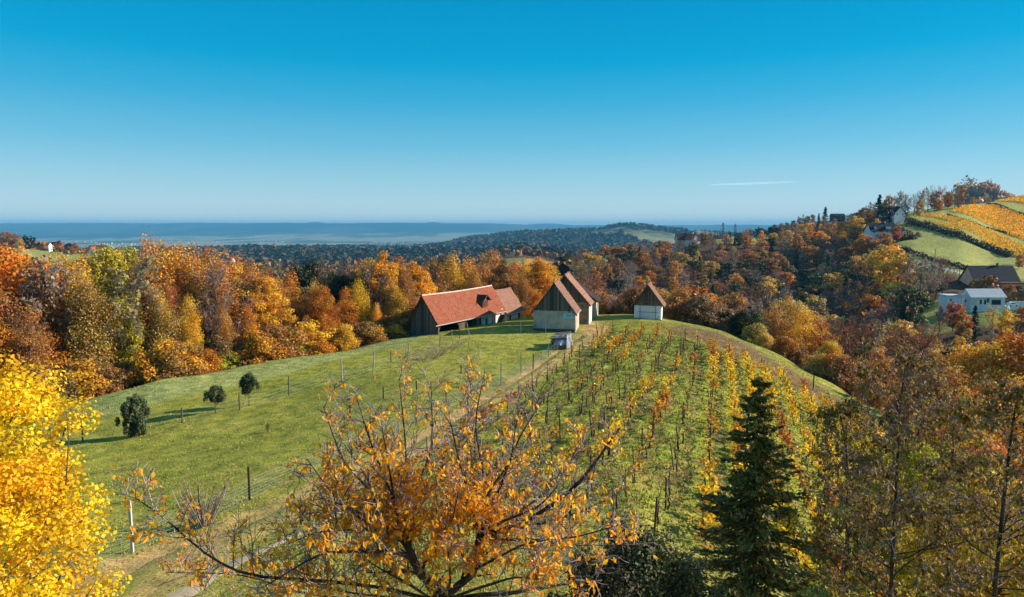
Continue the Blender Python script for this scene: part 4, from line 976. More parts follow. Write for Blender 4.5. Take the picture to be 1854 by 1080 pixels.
m = MB(); m.box(w + .003, w + .12, 15.5, 16.0, -2.2, he - .05); m.obj('white_pillar', M_HUTWHITE, B)
m = MB(); m.beam((w + .4, 13.9, -1.0), (w + .4, 15.5, .9), .7, .18); m.beam((w + .4, 15.4, .2), (w + .4, 15.9, .9), .7, .9); m.obj('stair', M_DARKIN, B)
# boarded and open bays
m = MB()
x = 5.0
while x < 6.6: m.box(w - .06, w - .01, x, x + .19, -2.0, he - .75); x += .2
m.obj('board_panel', M_WOODB, B)
m = MB(); x = 6.7
while x < 10.1: m.box(w - .9, w - .84, x, x + .21, -2.2, he - .1); x += .22
m.obj('board_wall', M_WOODR, B)
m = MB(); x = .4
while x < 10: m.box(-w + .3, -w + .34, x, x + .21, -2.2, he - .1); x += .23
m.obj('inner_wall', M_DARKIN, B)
for yy in (.15, 4.9, 10.2, 6.65, 8.4):
    m = MB(); m.beam((w - .1, yy, -2.2), (w - .1, yy, he - .05), .18)
    if yy in (.15, 4.9): m.beam((w - .1, yy, .75), (w - .1, yy + (.9 if yy < 1 else -.9), he - .3), .11)
    m.obj('post', M_WOODB, B)
m = MB(); m.beam((w - .1, .0, he - .12), (w - .1, 10.4, he - .12), .2); m.obj('wall_plate', M_DARKIN, B)
r = MB(); ov = .35; ze = he - (hr - he) * ov / w
roof_slopes(r, w, -.5, LB + .35, ze, hr, 3, 26, ov, seed=31, jag=.03, sag=.12); ro = r.obj('roof', M_TILE_RED, B)
ridge_caps(-.5, LB + .35, hr, r=.13, seed=7, sag=.12).obj('ridge_tiles', M_RIDGE, ro)
for sd in (-1, 1):
    m = MB(); m.beam((sd * .03, -.47, hr - .16), (sd * (w + ov), -.47, ze - .12), .05, .15); m.obj('bargeboard', M_DARKIN, B)
m = MB(); m.beam((w + ov + .1, -1.1, ze - .02), (w + ov + .06, LB + .2, ze - .05), .11, .09); m.obj('gutter', M_METALG, B)
# dormer: its own little gabled roof, running down slope
D = MB(); yd = 11.75; dw = .72
D.box(1.15, 1.98, yd - dw, yd + dw, 2.6, 3.66)
do = D.obj('dormer', M_WOODB, B)
D = MB(); zr_, ze_ = 4.35, 3.55
for sd in (-1, 1):
    a = np.array([(-.1 + .55, yd, zr_), (2.28, yd, zr_), (2.28, yd + sd * (dw + .3), ze_), (.85, yd + sd * (dw + .3), ze_)], float)
    b = a.copy(); b[:, 2] -= .08
    D.add(np.concatenate([a, b]), [[0, 1, 2, 3], [7, 6, 5, 4], [0, 4, 5, 1], [1, 5, 6, 2], [2, 6, 7, 3], [3, 7, 4, 0]])
D.obj('dormer_roof', M_TILE_DARK, do)
D = MB(); D.add([(2.0, yd - dw, 3.6), (2.0, yd + dw, 3.6), (2.0, yd, 4.25), (1.9, yd - dw, 3.6), (1.9, yd + dw, 3.6), (1.9, yd, 4.25)], [[0, 1, 2, 2], [3, 5, 4, 4]]); D.f[-1] = D.f[-1][:, :3]
D.beam((2.32, yd, zr_ - .03), (2.32, yd - dw - .32, ze_ - .03), .05, .1); D.beam((2.32, yd, zr_ - .03), (2.32, yd + dw + .32, ze_ - .03), .05, .1); D.obj('dormer_gable', M_WOODB, do)
D = MB(); D.box(1.99, 2.03, yd - .5, yd - .03, 2.72, 3.5); D.box(1.99, 2.03, yd + .03, yd + .5, 2.72, 3.5); D.obj('dormer_hatch', M_WOODR, do)
# byre
Y = empty('byre', (bo[0] + .5 * 16.7, bo[1] + .866 * 16.7, 0), -math.radians(30)); tag(Y, 'whitewashed byre with faded pink tiled roof, joined to the right end of the barn', 'byre')
he2, hr2, L2 = 1.5, 4.45, 5.0
ops = [(1.4, 2.0, .0, .75)]
m = MB(); wall_open(m, 'y', w - .25, 0, L2 - .95, -3, he2, ops, .25); m.box(-w, w - .25, L2 - .22, L2, -3, he2); m.box(-w, -w + .2, 0, L2 - .22, -3, he2); m.obj('wall', M_PLASTER_W, Y)
window(Y, 'y', w - .2, 1.4, 2.0, 0, .75, .05, frame=M_DARKIN)
m = MB(); m.box(w - .2, w - .12, L2 - .95, L2, -3, he2 - .05); m.obj('door', M_WOODR, Y)
g = MB(); gable_tri(g, w, L2 - .02, he2, hr2 - .12, .06, 33, .2); g.obj('gable_boarding', M_WOOD, Y)
r = MB(); ze = he2 - (hr2 - he2) * .4 / w; roof_slopes(r, w, .1, L2 + .6, ze, hr2, 3, 22, .4, seed=41, jag=.03, sag=.08); ro = r.obj('roof', M_TILE_ROSE, Y)
ridge_caps(.1, L2 + .6, hr2, seed=9, sag=.08).obj('ridge_tiles', M_TILE_ROSE, ro)
m = MB(); m.beam((w + .46, .2, ze - .04), (w + .46, L2 + .6, ze - .04), .1, .09); m.obj('gutter', M_METALG, Y)

# ================================================================ covered wood pile by the track
q = hit(1016, 627); wp = empty('wood_pile', (q.x, q.y, Hs(q.x, q.y)), -.25); tag(wp, 'covered heap of stacked firewood under old boards and a torn pale tarpaulin beside the track', 'wood pile')
rg = np.random.default_rng(3); m = MB()
for i in range(9):
    for j in range(int(5.3 + 1.6 * math.sin(i * .8 + .6))):
        if rg.random() < .92:
            z = .09 + j * .165; y0 = -1.7 + i * .4
            m.tube([(-.72 + rg.normal() * .05, y0 + rg.normal() * .03, z), (.62 + rg.normal() * .05, y0 + .03 * rg.normal(), z)], .085 + rg.random() * .03, 6)
for i in range(26):
    y0 = -1.8 + i * .14
    for j in range(int(5.2 + 1.3 * math.sin(i * .29 + .5))): m.tube([(-.62, y0, .08 + j * .17), (-.76 - rg.random() * .12, y0 + rg.normal() * .02, .09 + j * .17)], .07, 5)
m.obj('log', barkmat('split_logs', S(110, 90, 70)[:3], S(168, 142, 112)[:3]), wp)
m = MB()
for i in range(10):
    y0 = -1.95 + i * .38; m.box(-1.0 + rg.normal() * .08, .75 + rg.normal() * .08, y0, y0 + .33, 1.02 + .16 * math.sin(i * .75 + .5) + rg.random() * .08, 1.08 + .16 * math.sin(i * .75 + .5) + rg.random() * .1)
    m.v[-1][:, 2] += (m.v[-1][:, 0] + .9) * .12
m.obj('cover_board', simple('weathered_sheet', S(140, 120, 104), 3, .45), wp)
# tarpaulin: draped crumpled sheet on the near end and the right flank
gx, gy = np.meshgrid(np.linspace(0, 1, 34), np.linspace(0, 1, 30), indexing='ij')
xx = -.3 + 1.25 * np.clip(gx * 2.2, 0, 1) + .18 * np.clip(gx * 2.2 - 1, 0, 2); yy = -2.15 + gy * 3.0 + .25 * gx
zz = 1.52 - 1.25 * np.clip(gx * 2.2 - 1, 0, 1.2) / 1.2 - .95 * np.clip(.22 - gy, 0, 1) / .22 * .9
zz = zz - .12 + .1 * np.sin(gy * 6); wr = (fbm(gx * 7, gy * 5, 61, 3) - .5); xx = xx + wr * .32; zz = zz + (fbm(gx * 6 + 4, gy * 6, 62, 3) - .5) * .5; yy = yy + (fbm(gx * 5, gy * 5 + 9, 63, 2) - .5) * .3 - .2 * np.clip(.22 - gy, 0, 1) / .22
m = MB(); i = np.arange(33)[:, None] * 30; j = np.arange(29)[None, :]
Q = np.stack([i + j, i + j + 1, i + 31, i + 30], -1) if False else np.stack([i + j, i + j + 1, i + 30 + j + 1, i + 30 + j], -1).reshape(-1, 4)
hol = ((fbm(gx * 4, gy * 4, 65, 2) > .36) & (gx + .25 * (fbm(gy * 6, gy * 0, 66, 2) - .5) > .36) | ((fbm(gx * 4, gy * 4, 65, 2) > .36) & (gy < .22)))[:-1, :-1].ravel()
V = np.stack([xx, yy, zz], -1).reshape(-1, 3); Qk = Q[hol]
m.add(V, Qk, smooth=True)
m.obj('tarpaulin', simple('silvery_tarpaulin', S(122, 124, 136), 2.2, .6, .45, spec=.4), wp)

# ================================================================ houses far off
M_SLATE = tiles('slate_roof', S(34, 40, 52), S(44, 50, 62), S(30, 34, 44), .3)
M_GREYROOF = tiles('light_grey_roof', S(206, 208, 212), S(220, 222, 224), S(190, 192, 196), .3)
M_MAROON = tiles('maroon_roof', S(92, 50, 44), S(112, 62, 52), S(80, 50, 44), .3)
M_REDROOF = tiles('red_village_roof', S(168, 92, 66), S(186, 108, 80), S(140, 90, 70), .3)
M_WHITE = plaster('white_house_wall', S(226, 226, 224), S(206, 204, 200))
M_CREAM = plaster('cream_house_wall', S(226, 204, 176), S(204, 184, 156))
M_ORANGEW = plaster('orange_house_wall', S(206, 150, 96), S(180, 130, 90))
def fhouse(name, label, cat, px, d, wpx, depth, he, rise, wallm, roofm, gable_front=False, rz=0.0, wins=3, base=-4, over=.35, chimney=True, z=None, group=None, wh=.9, top=None):
    """house seen far off: width in image columns; ridge across the view, or toward it when gable_front"""
    W_ = wpx / F * d
    q = onground(px, d); zz = q.z if z is None else CZ + z
    e = empty(name, (q.x, q.y, zz), rz); tag(e, label, cat, group)
    hx = W_ / 2
    m = MB(); zf = max(.9, he - wh - .55)
    ww = min(.9, W_ / (wins * 2 + 1)); ops = [(-hx + W_ * (k + .5) / wins - ww / 2, -hx + W_ * (k + .5) / wins + ww / 2, zf, zf + wh) for k in range(wins)]
    wall_open(m, 'x', 0, -hx, hx, base, he, ops, .2); m.box(-hx, hx, depth - .2, depth, base, he); m.box(-hx, -hx + .2, .2, depth - .2, base, he); m.box(hx - .2, hx, .2, depth - .2, base, he)
    if gable_front:
        for y0 in (0, depth - .2):
            m.add([(-hx, y0, he), (hx, y0, he), (0, y0, he + rise), (-hx, y0 + .2, he), (hx, y0 + .2, he), (0, y0 + .2, he + rise)], [[0, 1, 4, 3], [1, 2, 5, 4], [2, 0, 3, 5]])
            m.f.append(np.array([[0, 1, 2], [5, 4, 3]]) + m.n - 6); m.mi.append(0); m.sm.append(False)
    else:
        for x0 in (-hx, hx - .2):
            m.add([(x0, 0, he), (x0, depth, he), (x0, depth / 2, he + rise), (x0 + .2, 0, he), (x0 + .2, depth, he), (x0 + .2, depth / 2, he + rise)], [[0, 1, 4, 3], [1, 2, 5, 4], [2, 0, 3, 5]])
            m.f.append(np.array([[0, 2, 1], [3, 4, 5]]) + m.n - 6); m.mi.append(0); m.sm.append(False)
    m.obj('wall', wallm, e)
    for o in ops: window(e, 'x', 0, *o, .08)
    hw = hx if gable_front else depth / 2
    r = MB(); L_ = depth if gable_front else W_
    roof_slopes(r, hw, -over, L_ + over, he - rise * over / hw, he + rise + .12, rise, 8, over, thick=.12, seed=int(px), jag=0, sag=0)
    V = r.v
    for k in range(len(V)):
        if not gable_front:
            a = V[k].copy(); V[k] = np.stack([a[:, 1] - hx, a[:, 0] * -1 + depth / 2, a[:, 2]], 1)
    ro = r.obj('roof', roofm, e)
    if chimney: c = MB(); c.box(hx * .3, hx * .3 + .6, depth * .5 - .3, depth * .5 + .3, he + rise * .5, he + rise + .9); c.box(hx * .3 - .06, hx * .3 + .66, depth * .5 - .36, depth * .5 + .36, he + rise + .9, he + rise + 1.02); c.obj('chimney', M_BRICK if wallm != M_WHITE else M_WHITE, ro)
    return e
# modern pale house
def zrow(py, d): return ray(CX, py)[1] * d
mh = fhouse('bungalow', 'pale blue-white bungalow with light grey roof and a wide dark picture window', 'house', 1785, 212, 62, 5.3, 3.5, 2.1, M_WHITE, M_GREYROOF, wins=1, z=zrow(556.5, 212), chimney=False, base=-5, wh=1.4)
for k, (a, b) in enumerate([(-4.95, -3.55), (-2.6, -1.95), (-1.25, -.6)]):
    m = MB(); m.box(a, b, -.03, -.003, 1.0 if k else .7, 2.5); o = m.obj('shutter' if k == 0 else 'side_window', M_CREAM if k == 0 else M_GLASS, mh)
m = MB(); m.box(1.1, 4.0, -.035, -.003, .9, 2.45); m.obj('picture_window', M_GLASS, mh)
m = MB(); m.box(-5.33, -5.303, 2.3, 2.9, 1.4, 2.3); m.obj('gable_window', M_GLASS, mh)
def plainbox(name, label, cat, px, d, wpx, hgt, depth, zr, wallm, roofm, ops=()):
    W_ = wpx / F * d; q = onground(px, d); e = empty(name, (q.x, q.y, CZ + zr)); tag(e, label, cat)
    m = MB(); wall_open(m, 'x', 0, -W_ / 2, W_ / 2, -4, hgt, list(ops), .2); m.box(-W_ / 2, W_ / 2, depth - .2, depth, -4, hgt); m.box(-W_ / 2, -W_ / 2 + .2, .2, depth - .2, -4, hgt); m.box(W_ / 2 - .2, W_ / 2, .2, depth - .2, -4, hgt); m.obj('wall', wallm, e)
    m = MB(); m.box(-W_ / 2 - .25, W_ / 2 + .25, -.25, depth + .25, hgt, hgt + .25); m.obj('roof', roofm, e)
    for o in ops: window(e, 'x', 0, *o, .08, bars=0)
    return e
plainbox('garage', 'low flat-roofed white annex left of the pale bungalow', 'garage', 1725, 214, 27, 2.9, 4.5, zrow(552, 214), M_WHITE, M_GREYROOF, [(-1.6, -.9, 1.3, 2.0)])
dd = 247; db = fhouse('farm_building', 'long farm building with a dark slate-blue roof on the slope behind the pale bungalow', 'farm building', 1799, dd, 80, 9.0, 2.4, 5.2, M_CREAM, M_SLATE, wins=4, z=zrow(520, dd), over=.5)
fhouse('gabled_house', 'cream house with a front gable window between the dark barn roof and the bungalow', 'house', 1795, 237, 19, 5, 3.3, 2.0, M_CREAM, M_MAROON, gable_front=True, wins=1, z=zrow(529, 237), wh=.8)
fhouse('gabled_house', 'small cream house with maroon roof, half hidden left of the cream gable', 'house', 1771, 236, 18, 4, 2.0, 1.6, M_CREAM, M_MAROON, gable_front=True, wins=1, z=zrow(527, 236), chimney=False, wh=.6)
plainbox('carport', 'open-fronted shed with flat maroon roof right of the cream gable', 'shed', 1828, 233, 40, 3.2, 4.5, zrow(530, 233), M_ORANGEW, M_MAROON, [(.5, 3.2, .2, 2.4)])
# lookout hut on stilts
q = onground(1721, 226); e = empty('raised_hut', (q.x, q.y, q.z)); tag(e, 'dark wooden hut raised on crossed stilts in the clearing left of the bungalow', 'hut')
m = MB()
for sx_ in (-1, 1):
    for sy_ in (0, 1.8): m.beam((sx_ * 1.3, sy_, -.5), (sx_ * .95, sy_, 2.1), .16)
m.beam((-1.2, 0, .1), (1.0, 0, 2.0), .1); m.beam((1.2, 0, .1), (-1.0, 0, 2.0), .1); m.obj('stilts', M_DARKIN, e)
m = MB(); m.box(-1.15, 1.15, -.1, 1.9, 2.1, 3.9); m.obj('cabin', M_WOOD, e)
m = MB(); m.beam((-1.5, .9, 3.95), (1.5, .9, 4.2), 2.5, .12); m.obj('roof', M_SLATE, e)
# white car at the bungalow
q = onground(1828, 208); e = empty('parked_car', (q.x, q.y, CZ + zrow(556, 208) + .3), .2); tag(e, 'white car parked at the right end of the pale bungalow', 'car')
mp = NT('white_car_paint', .3, .5).base(S(226, 228, 230))
def carbody(mb, prof, hw):
    n = len(prof); v = [(x, -hw, z) for x, z in prof] + [(x, hw, z) for x, z in prof]
    mb.f.append(np.array([list(range(n))]) + mb.n); mb.mi.append(0); mb.sm.append(False); mb.f.append(np.array([list(range(n, 2 * n))[::-1]]) + mb.n); mb.mi.append(0); mb.sm.append(False)
    mb.add(v, [[i, (i + 1) % n, (i + 1) % n + n, i + n] for i in range(n)])
m = MB(); carbody(m, [(-1.7, .3), (1.7, .3), (1.72, .62), (1.5, .78), (.85, .84), (.35, 1.2), (-.9, 1.22), (-1.45, .85), (-1.7, .75)], .68); m.obj('body', mp, e)
m = MB(); carbody(m, [(-1.2, .84), (.72, .84), (.3, 1.14), (-.85, 1.15)], .69); m.obj('side_window', M_GLASS, e)
for a in (-1.05, 1.05):
    for b in (-.6, .6): m = MB(); m.tube([(a, b - .1, .27), (a, b + .1, .27)], .27, 14); m.obj('wheel', M_DARKIN, e)
# terrace wall
q = onground(1845, 213); tw = MB(); tw.box(-3.4, 5, 0, .3, -2.5, 1.2); tw.box(-3.4, 5, .3, 3, -.6, -.3); o = tw.obj('terrace_wall', M_WHITE); o.location = (q.x, q.y, CZ + zrow(552, 213)); tag(o, 'low white terrace wall running right from the pale bungalow', 'wall')
# houses on the ridge road
hA = fhouse('hillside_house', 'white house with dark roof and two dormers beside the red garden tree', 'house', 1590, 350, 46, 7, 4.4, 3.6, M_WHITE, M_SLATE, wins=4, z=zrow(432, 350), over=.5)
for sx_, wd in ((-4.6, .9), (1.4, 2.4)):
    m = MB(); m.box(sx_, sx_ + wd, .5, 2.6, 4.9, 6.4); dm = m.obj('dormer', M_WHITE, hA); m = MB(); m.box(sx_ - .2, sx_ + wd + .2, .3, 3, 6.4, 6.6); m.obj('dormer_roof', M_SLATE, dm)
fhouse('hillside_house', 'upper white house with front gable under dark conifers', 'house', 1617, 388, 20, 8, 4.2, 3.4, M_WHITE, M_SLATE, gable_front=True, wins=2, z=zrow(398, 388), over=.8)
fhouse('hillside_house', 'white house wing with dark roof left of the upper gabled house', 'house', 1599, 384, 17, 6, 4.0, 2.4, M_WHITE, M_SLATE, wins=2, z=zrow(400, 384), chimney=False)
fhouse('hillside_shed', 'small dark shed right of the white house with two dormers', 'shed', 1622, 352, 12, 4, 2.6, 1.6, M_WHITE, M_SLATE, wins=1, z=zrow(426, 352), chimney=False)
# farm on the near ridge, poplars beside it
fhouse('farmhouse', 'long farmhouse with dark maroon roof on the wooded ridge, left part', 'farmhouse', 1236, 505, 26, 9, 2.6, 4.2, M_CREAM, M_MAROON, wins=3, z=zrow(439, 505), over=.5)
fhouse('farmhouse', 'farmhouse with sunlit salmon roof slope on the wooded ridge', 'farmhouse', 1256, 500, 18, 10, 2.6, 3.9, M_WHITE, M_REDROOF, gable_front=True, rz=.5, wins=2, z=zrow(439, 500), over=.5)
fhouse('farm_shed', 'low dark-roofed shed at the right end of the ridge farm', 'shed', 1268, 506, 12, 7, 2.4, 3.0, M_WHITE, M_SLATE, wins=1, z=zrow(439, 506), chimney=False)
fhouse('field_hut', 'small dark hut on the green ridge field right of the two poplars', 'hut', 1333, 528, 10, 4, 1.2, 1.6, M_WOOD, M_SLATE, wins=1, z=zrow(428, 528), chimney=False)
fhouse('farm_shed', 'dark long shed between the poplar and the pale green tree', 'shed', 1294, 520, 16, 4, 1.2, 1.2, M_WOOD, M_SLATE, wins=2, z=zrow(431, 520), chimney=False)
fhouse('farm_building', 'low dark roof among the trees at the far end of the ridge', 'farm building', 1402, 640, 24, 7, 2.4, 1.8, M_WOOD, M_SLATE, wins=3, z=zrow(420, 640), chimney=False)
fhouse('ridge_house', 'small house with pale roof beside the orange poplar', 'house', 1461, 580, 12, 7, 3, 2.6, M_WHITE, M_GREYROOF, wins=2, z=zrow(415, 580))
fhouse('ridge_house', 'dark-roofed house right of the orange poplar', 'house', 1490, 570, 18, 7, 2.6, 2.4, M_WOOD, M_SLATE, wins=2, z=zrow(417, 570))
fhouse('ridge_house', 'dark low house on the skyline left of the hilltop wood', 'house', 1509, 640, 22, 7, 1.6, 1.8, M_WOOD, M_SLATE, wins=2, z=zrow(393, 640), chimney=False)
# farmhouse on the left hill
fhouse('farmhouse', 'farmhouse with red roof and gabled white bay on the left hill', 'farmhouse', 181, 592, 30, 10, 3.6, 4.0, M_CREAM, M_REDROOF, wins=4, z=zrow(460, 592), over=.5)
fhouse('farm_wing', 'white gabled wing in front of the farmhouse on the left hill', 'house', 174, 588, 9, 8, 4.2, 3.2, M_WHITE, M_REDROOF, gable_front=True, wins=1, z=zrow(462, 588), over=.4, chimney=False)
fhouse('cottage', 'small white cottage left of the red trees on the left hill', 'cottage', 96, 640, 6, 5, 2.0, 2.2, M_WHITE, M_REDROOF, wins=1, z=zrow(447, 640), chimney=False)
# valley houses
vil = [('white cottage with red roof just left of the village', 926, 1480, 9, 451, M_REDROOF), ('white village house with dark roof, second from the left', 938, 1500, 8, 451, M_SLATE), ('larger cream village house in the middle of the row', 951, 1470, 10, 452, M_REDROOF),
       ('white village house with slate roof, right of the largest', 966, 1510, 9, 451, M_SLATE), ('small white house at the right end of the village', 984, 1500, 8, 448, M_REDROOF),
       ('lone white house in the dark woods at left centre', 457, 1250, 9, 478, M_SLATE), ('red-roofed house above the copper birches', 420, 1150, 12, 474, M_REDROOF), ('white house at the foot of the hazy hill', 838, 2600, 8, 446, M_REDROOF), ('tiny white house in the dark woods right of the pines', 745, 2300, 7, 458, M_SLATE)]
for lab, px, d, wpx, py, rf in vil: fhouse('village_house', lab, 'house', px, d, wpx, 8, 4, 3.4, M_WHITE, rf, wins=2, z=zrow(py, d), base=-8, over=.5, rz=(px % 7 - 3) * .12)
fhouse('hilltop_farm', 'pale building with reddish roof on top of the hazy hill', 'farm', 993, 3420, 12, 18, 9, 7, M_CREAM, M_REDROOF, wins=4, z=zrow(418.5, 3420), base=-12)
# poles
M_POLE = simple('pole_wood', S(92, 78, 66), 4, .2)
for lab, px, d, hh in [('wooden utility pole rising from the trees left of the hillside meadow', 1684, 262, 11), ('wooden utility pole beside the pale road', 1730, 252, 8), ('thin pole on the crest of the golden vineyard', 1836, 480, 6.5), ('thin bare mast on the skyline left of the hilltop wood', 1534, 640, 11)]:
    q = onground(px, d); e = empty('utility_pole', q); tag(e, lab, 'utility pole', 'poles on the far slope')
    m = MB(); m.tube([(0, 0, -.6), (.05, 0, hh)], [.14, .09], 8); m.obj('pole', M_POLE, e)
    m = MB(); m.beam((-.5, 0, hh - .5), (.6, 0, hh - .5), .1); m.obj('crossarm', M_POLE, e)
def roadpts(l, d0=200): return [hit(px, py, d0, 700).xy for px, py in l]
strip('road', roadpts([(1670, 478), (1690, 482), (1712, 487), (1735, 493), (1760, 500), (1790, 505)]), 3.4, M_CONC, .08, 1.5, wob=.03)
strip('road', roadpts([(1528, 424), (1540, 416), (1556, 410), (1570, 406)], 250), 3.0, M_CONC, .1, 1.5, wob=.03)
strip('road', roadpts([(1838, 519), (1850, 522), (1870, 527)]), 4.0, M_CONC, .08, 1.5, wob=.03)
strip('road', roadpts([(1820, 556), (1850, 557), (1890, 560)], 180), 5.0, M_CONC, .08, 1.5, wob=.03)

# specks of the far villages on the plain: hundreds of roofs nobody could count
rng = np.random.default_rng(44); m = MB()
for cpx, cd, nn, spr in [(290, 5200, 22, 24), (420, 5600, 14, 30), (560, 5000, 26, 26), (640, 5400, 20, 30), (700, 6200, 18, 26), (200, 6000, 14, 30), (790, 4800, 14, 20), (850, 2900, 10, 14), (480, 7600, 16, 50), (120, 7000, 10, 40), (380, 3100, 7, 40), (620, 2700, 7, 60), (1010, 2900, 9, 30)]:
    for _ in range(nn):
        px = cpx + rng.normal() * spr; d = cd * (1 + rng.normal() * .035); q = onground(px, d); k = 7 + rng.random() * 7; h_ = 5 + rng.random() * 4
        m.box(q.x - k, q.x + k, q.y, q.y + 12, q.z - 6, q.z + h_, 0)
        m.add([(q.x - k - .6, q.y - .6, q.z + h_), (q.x + k + .6, q.y - .6, q.z + h_), (q.x + k + .6, q.y + 12.6, q.z + h_), (q.x - k - .6, q.y + 12.6, q.z + h_), (q.x - k, q.y + 6, q.z + h_ + 4.5), (q.x + k, q.y + 6, q.z + h_ + 4.5)], [[0, 1, 5, 4], [2, 3, 4, 5]], 1)
tag(m.obj('distant_villages', [M_WHITE, M_MAROON]), 'tiny pale specks of distant villages scattered over the hazy plain', 'villages', kind='stuff')
# ================================================================ ordinals for labels
_O = ['first', 'second', 'third', 'fourth', 'fifth', 'sixth', 'seventh', 'eighth', 'ninth', 'tenth', 'eleventh', 'twelfth', 'thirteenth', 'fourteenth', 'fifteenth', 'sixteenth', 'seventeenth', 'eighteenth', 'nineteenth', 'twentieth']
def ordn(i):
    i += 1
    if i <= 20: return _O[i - 1]
    t = {2: 'twenty', 3: 'thirty', 4: 'forty', 5: 'fifty', 6: 'sixty', 7: 'seventy', 8: 'eighty', 9: 'ninety'}
    if i >= 100: return 'hundred-and-' + ordn(i - 101) if i > 100 else 'hundredth'
    return (t[i // 10] + '-' + _O[i % 10 - 1]) if i % 10 else t[i // 10][:-1] + 'ieth'

# ================================================================ near vineyard: vines and posts
M_VINEWOOD = barkmat('vine_bark', S(52, 42, 36)[:3], S(96, 80, 68)[:3], 9)
M_VLEAF = leafmat('vine_leaves', .4, .05, .45, shift=.02)
M_POSTW = simple('grey_post_wood', S(92, 84, 76), 5, .35)
M_POSTD = simple('dark_post_wood', S(52, 44, 40), 5, .35)
M_POSTP = simple('pale_concrete_post', S(176, 170, 162), 5, .15)
def vine(seed, nleaf, ncane):
    rng = np.random.default_rng(seed); w = MB(); m = MB()
    h = rng.uniform(.62, .8); n = 5
    p = np.stack([np.cumsum(rng.normal(size=n) * .035), np.cumsum(rng.normal(size=n) * .05), np.linspace(-.15, h, n)], 1)
    w.tube(p, np.linspace(.055, .035, n), 5)
    ends = []
    for sd in (-1, 1):
        L = rng.uniform(.65, 1.1); q = [p[-1], p[-1] + [rng.normal() * .04, sd * L * .5, .08], p[-1] + [rng.normal() * .06, sd * L, .05 + rng.normal() * .08]]
        w.tube(q, [.03, .024, .012], 4, cap=False); ends += q[1:]
    tips = []
    for k in range(ncane):
        b = np.array(ends[rng.integers(len(ends))]) + rng.normal(size=3) * .05
        L = rng.uniform(.25, .75); d = norm(np.array([rng.normal() * .4, rng.normal() * .9, .8 if rng.random() < .75 else -.2]))
        q = [b, b + d * L * .5 + rng.normal(size=3) * .05, b + d * L + rng.normal(size=3) * .12]
        w.tube(q, [.013, .009, .004], 3, cap=False); tips += [(q[0], q[1]), (q[1], q[2])]
    if nleaf:
        i = rng.integers(len(tips), size=nleaf); t = rng.random(nleaf)[:, None]
        A = np.array([a for a, b in tips])[i]; Bb = np.array([b for a, b in tips])[i]
        m.leaves(A * (1 - t) + Bb * t + rng.normal(size=(nleaf, 3)) * .09, rng.normal(size=(nleaf, 3)) + [0, 0, .6], .15, 1.2, rng)
    return m, w
VP = {}
for nm, nl, nc, ss in (('bare', 5, 9, (1, 2, 3)), ('sparse', 28, 9, (4, 5, 6)), ('leafy', 110, 14, (7, 8, 9)), ('full', 210, 18, (10, 11))):
    VP[nm] = [mk('grape_vine', vine(s, nl, nc), parts=('leaves', 'trunk'), leaf=M_VLEAF, bark=M_VINEWOOD) for s in ss]
DIRR = np.array([.287, .958]); SPC = 1.75
vr = random.Random(8); VINES = []; VPOSTS = []
for k in range(19):
    x0 = .95 + k * SPC * 1.02; s = 0
    d = 21 + vr.random() * 2
    nxt = d + 1
    while d < 92:
        x = x0 + .30 * (d - 51); y = d
        px, py = proj(x, y, Hs(x, y)); dm = float(np.interp(px, [1000, 1130, 1290, 1450, 1600, 1800], [88, 88, 79, 67, 56, 46]))
        if d > dm + .5: break
        if -100 < px < 1960:
            if d >= nxt: VPOSTS.append((k, x + vr.gauss(0, .08), y)); nxt += vr.uniform(4.6, 5.8)
            if vr.random() < .88: VINES.append((k, x + vr.gauss(0, .1), y + vr.gauss(0, .15), px, py))
        d += vr.uniform(1.9, 2.5)
VINES = [v for v in VINES if v[3] < 1640 and v[2] > 22]
VINES.sort(key=lambda v: v[2]); 
vcol = {'bare': (200, 120, 40), 'sparse': (206, 124, 36), 'leafy': (228, 158, 36), 'full': (234, 172, 36)}
def vkind(k, y, px):
    n = float(fbm(np.array([px / 70.]), np.array([y / 9.]), 71, 2)[0]) + (.30 if px > 1290 else 0) + (.1 if y > 70 and px < 1300 else 0) - (.13 if px < 1270 else 0)
    return 'bare' if n < .38 else 'sparse' if n < .52 else 'leafy' if n < .66 else 'full'
rowcount = {}
for k, x, y, px, py in VINES[:298]:
    vk = vkind(k, y, px); p = vr.choice(VP[vk]); rz = -math.atan2(.30, 1) + (PI if vr.random() < .5 else 0)
    c = S(*vcol[vk]) if vr.random() < .75 else S(188, 92, 36)
    o = copy_tree(p, (x, y, Hs(x, y)), rz + vr.gauss(0, .12), vr.uniform(.9, 1.2), jit(c, .06, .15))
    i = rowcount.get(k, 0); rowcount[k] = i + 1
    lk = {'bare': 'bare dark vine', 'sparse': 'few-leaved orange vine', 'leafy': 'golden leafy vine', 'full': 'dense yellow vine'}[vk]
    tag(o, f'{lk}, {ordn(i)} plant up the {ordn(k)} row from the track', 'grape vine', 'vines in the near vineyard rows')
rest = VINES[298:]
if rest:
    m = MB()
    for k, x, y, px, py in rest:
        vk = vkind(k, y, px); src = vine(200 + k, {'bare': 5, 'sparse': 28, 'leafy': 100, 'full': 180}[vk], 10); z = Hs(x, y)
        for mb, mi in ((src[0], 0), (src[1], 1)):
            for v_, r_, q_ in zip(mb.v, mb.r, mb.r2): m.v.append(v_ + [x, y, z]); m.r.append(r_); m.r2.append(q_)
            for f_, s_ in zip(mb.f, mb.sm): m.f.append(f_ + m.n); m.mi.append(mi); m.sm.append(s_)
            m.n += mb.n
    tag(m.obj('vine_rows', [M_VLEAF, M_VINEWOOD], color=S(212, 134, 36)), 'far ends of the vine rows below the white hut', 'vines', kind='stuff')
rc = {}
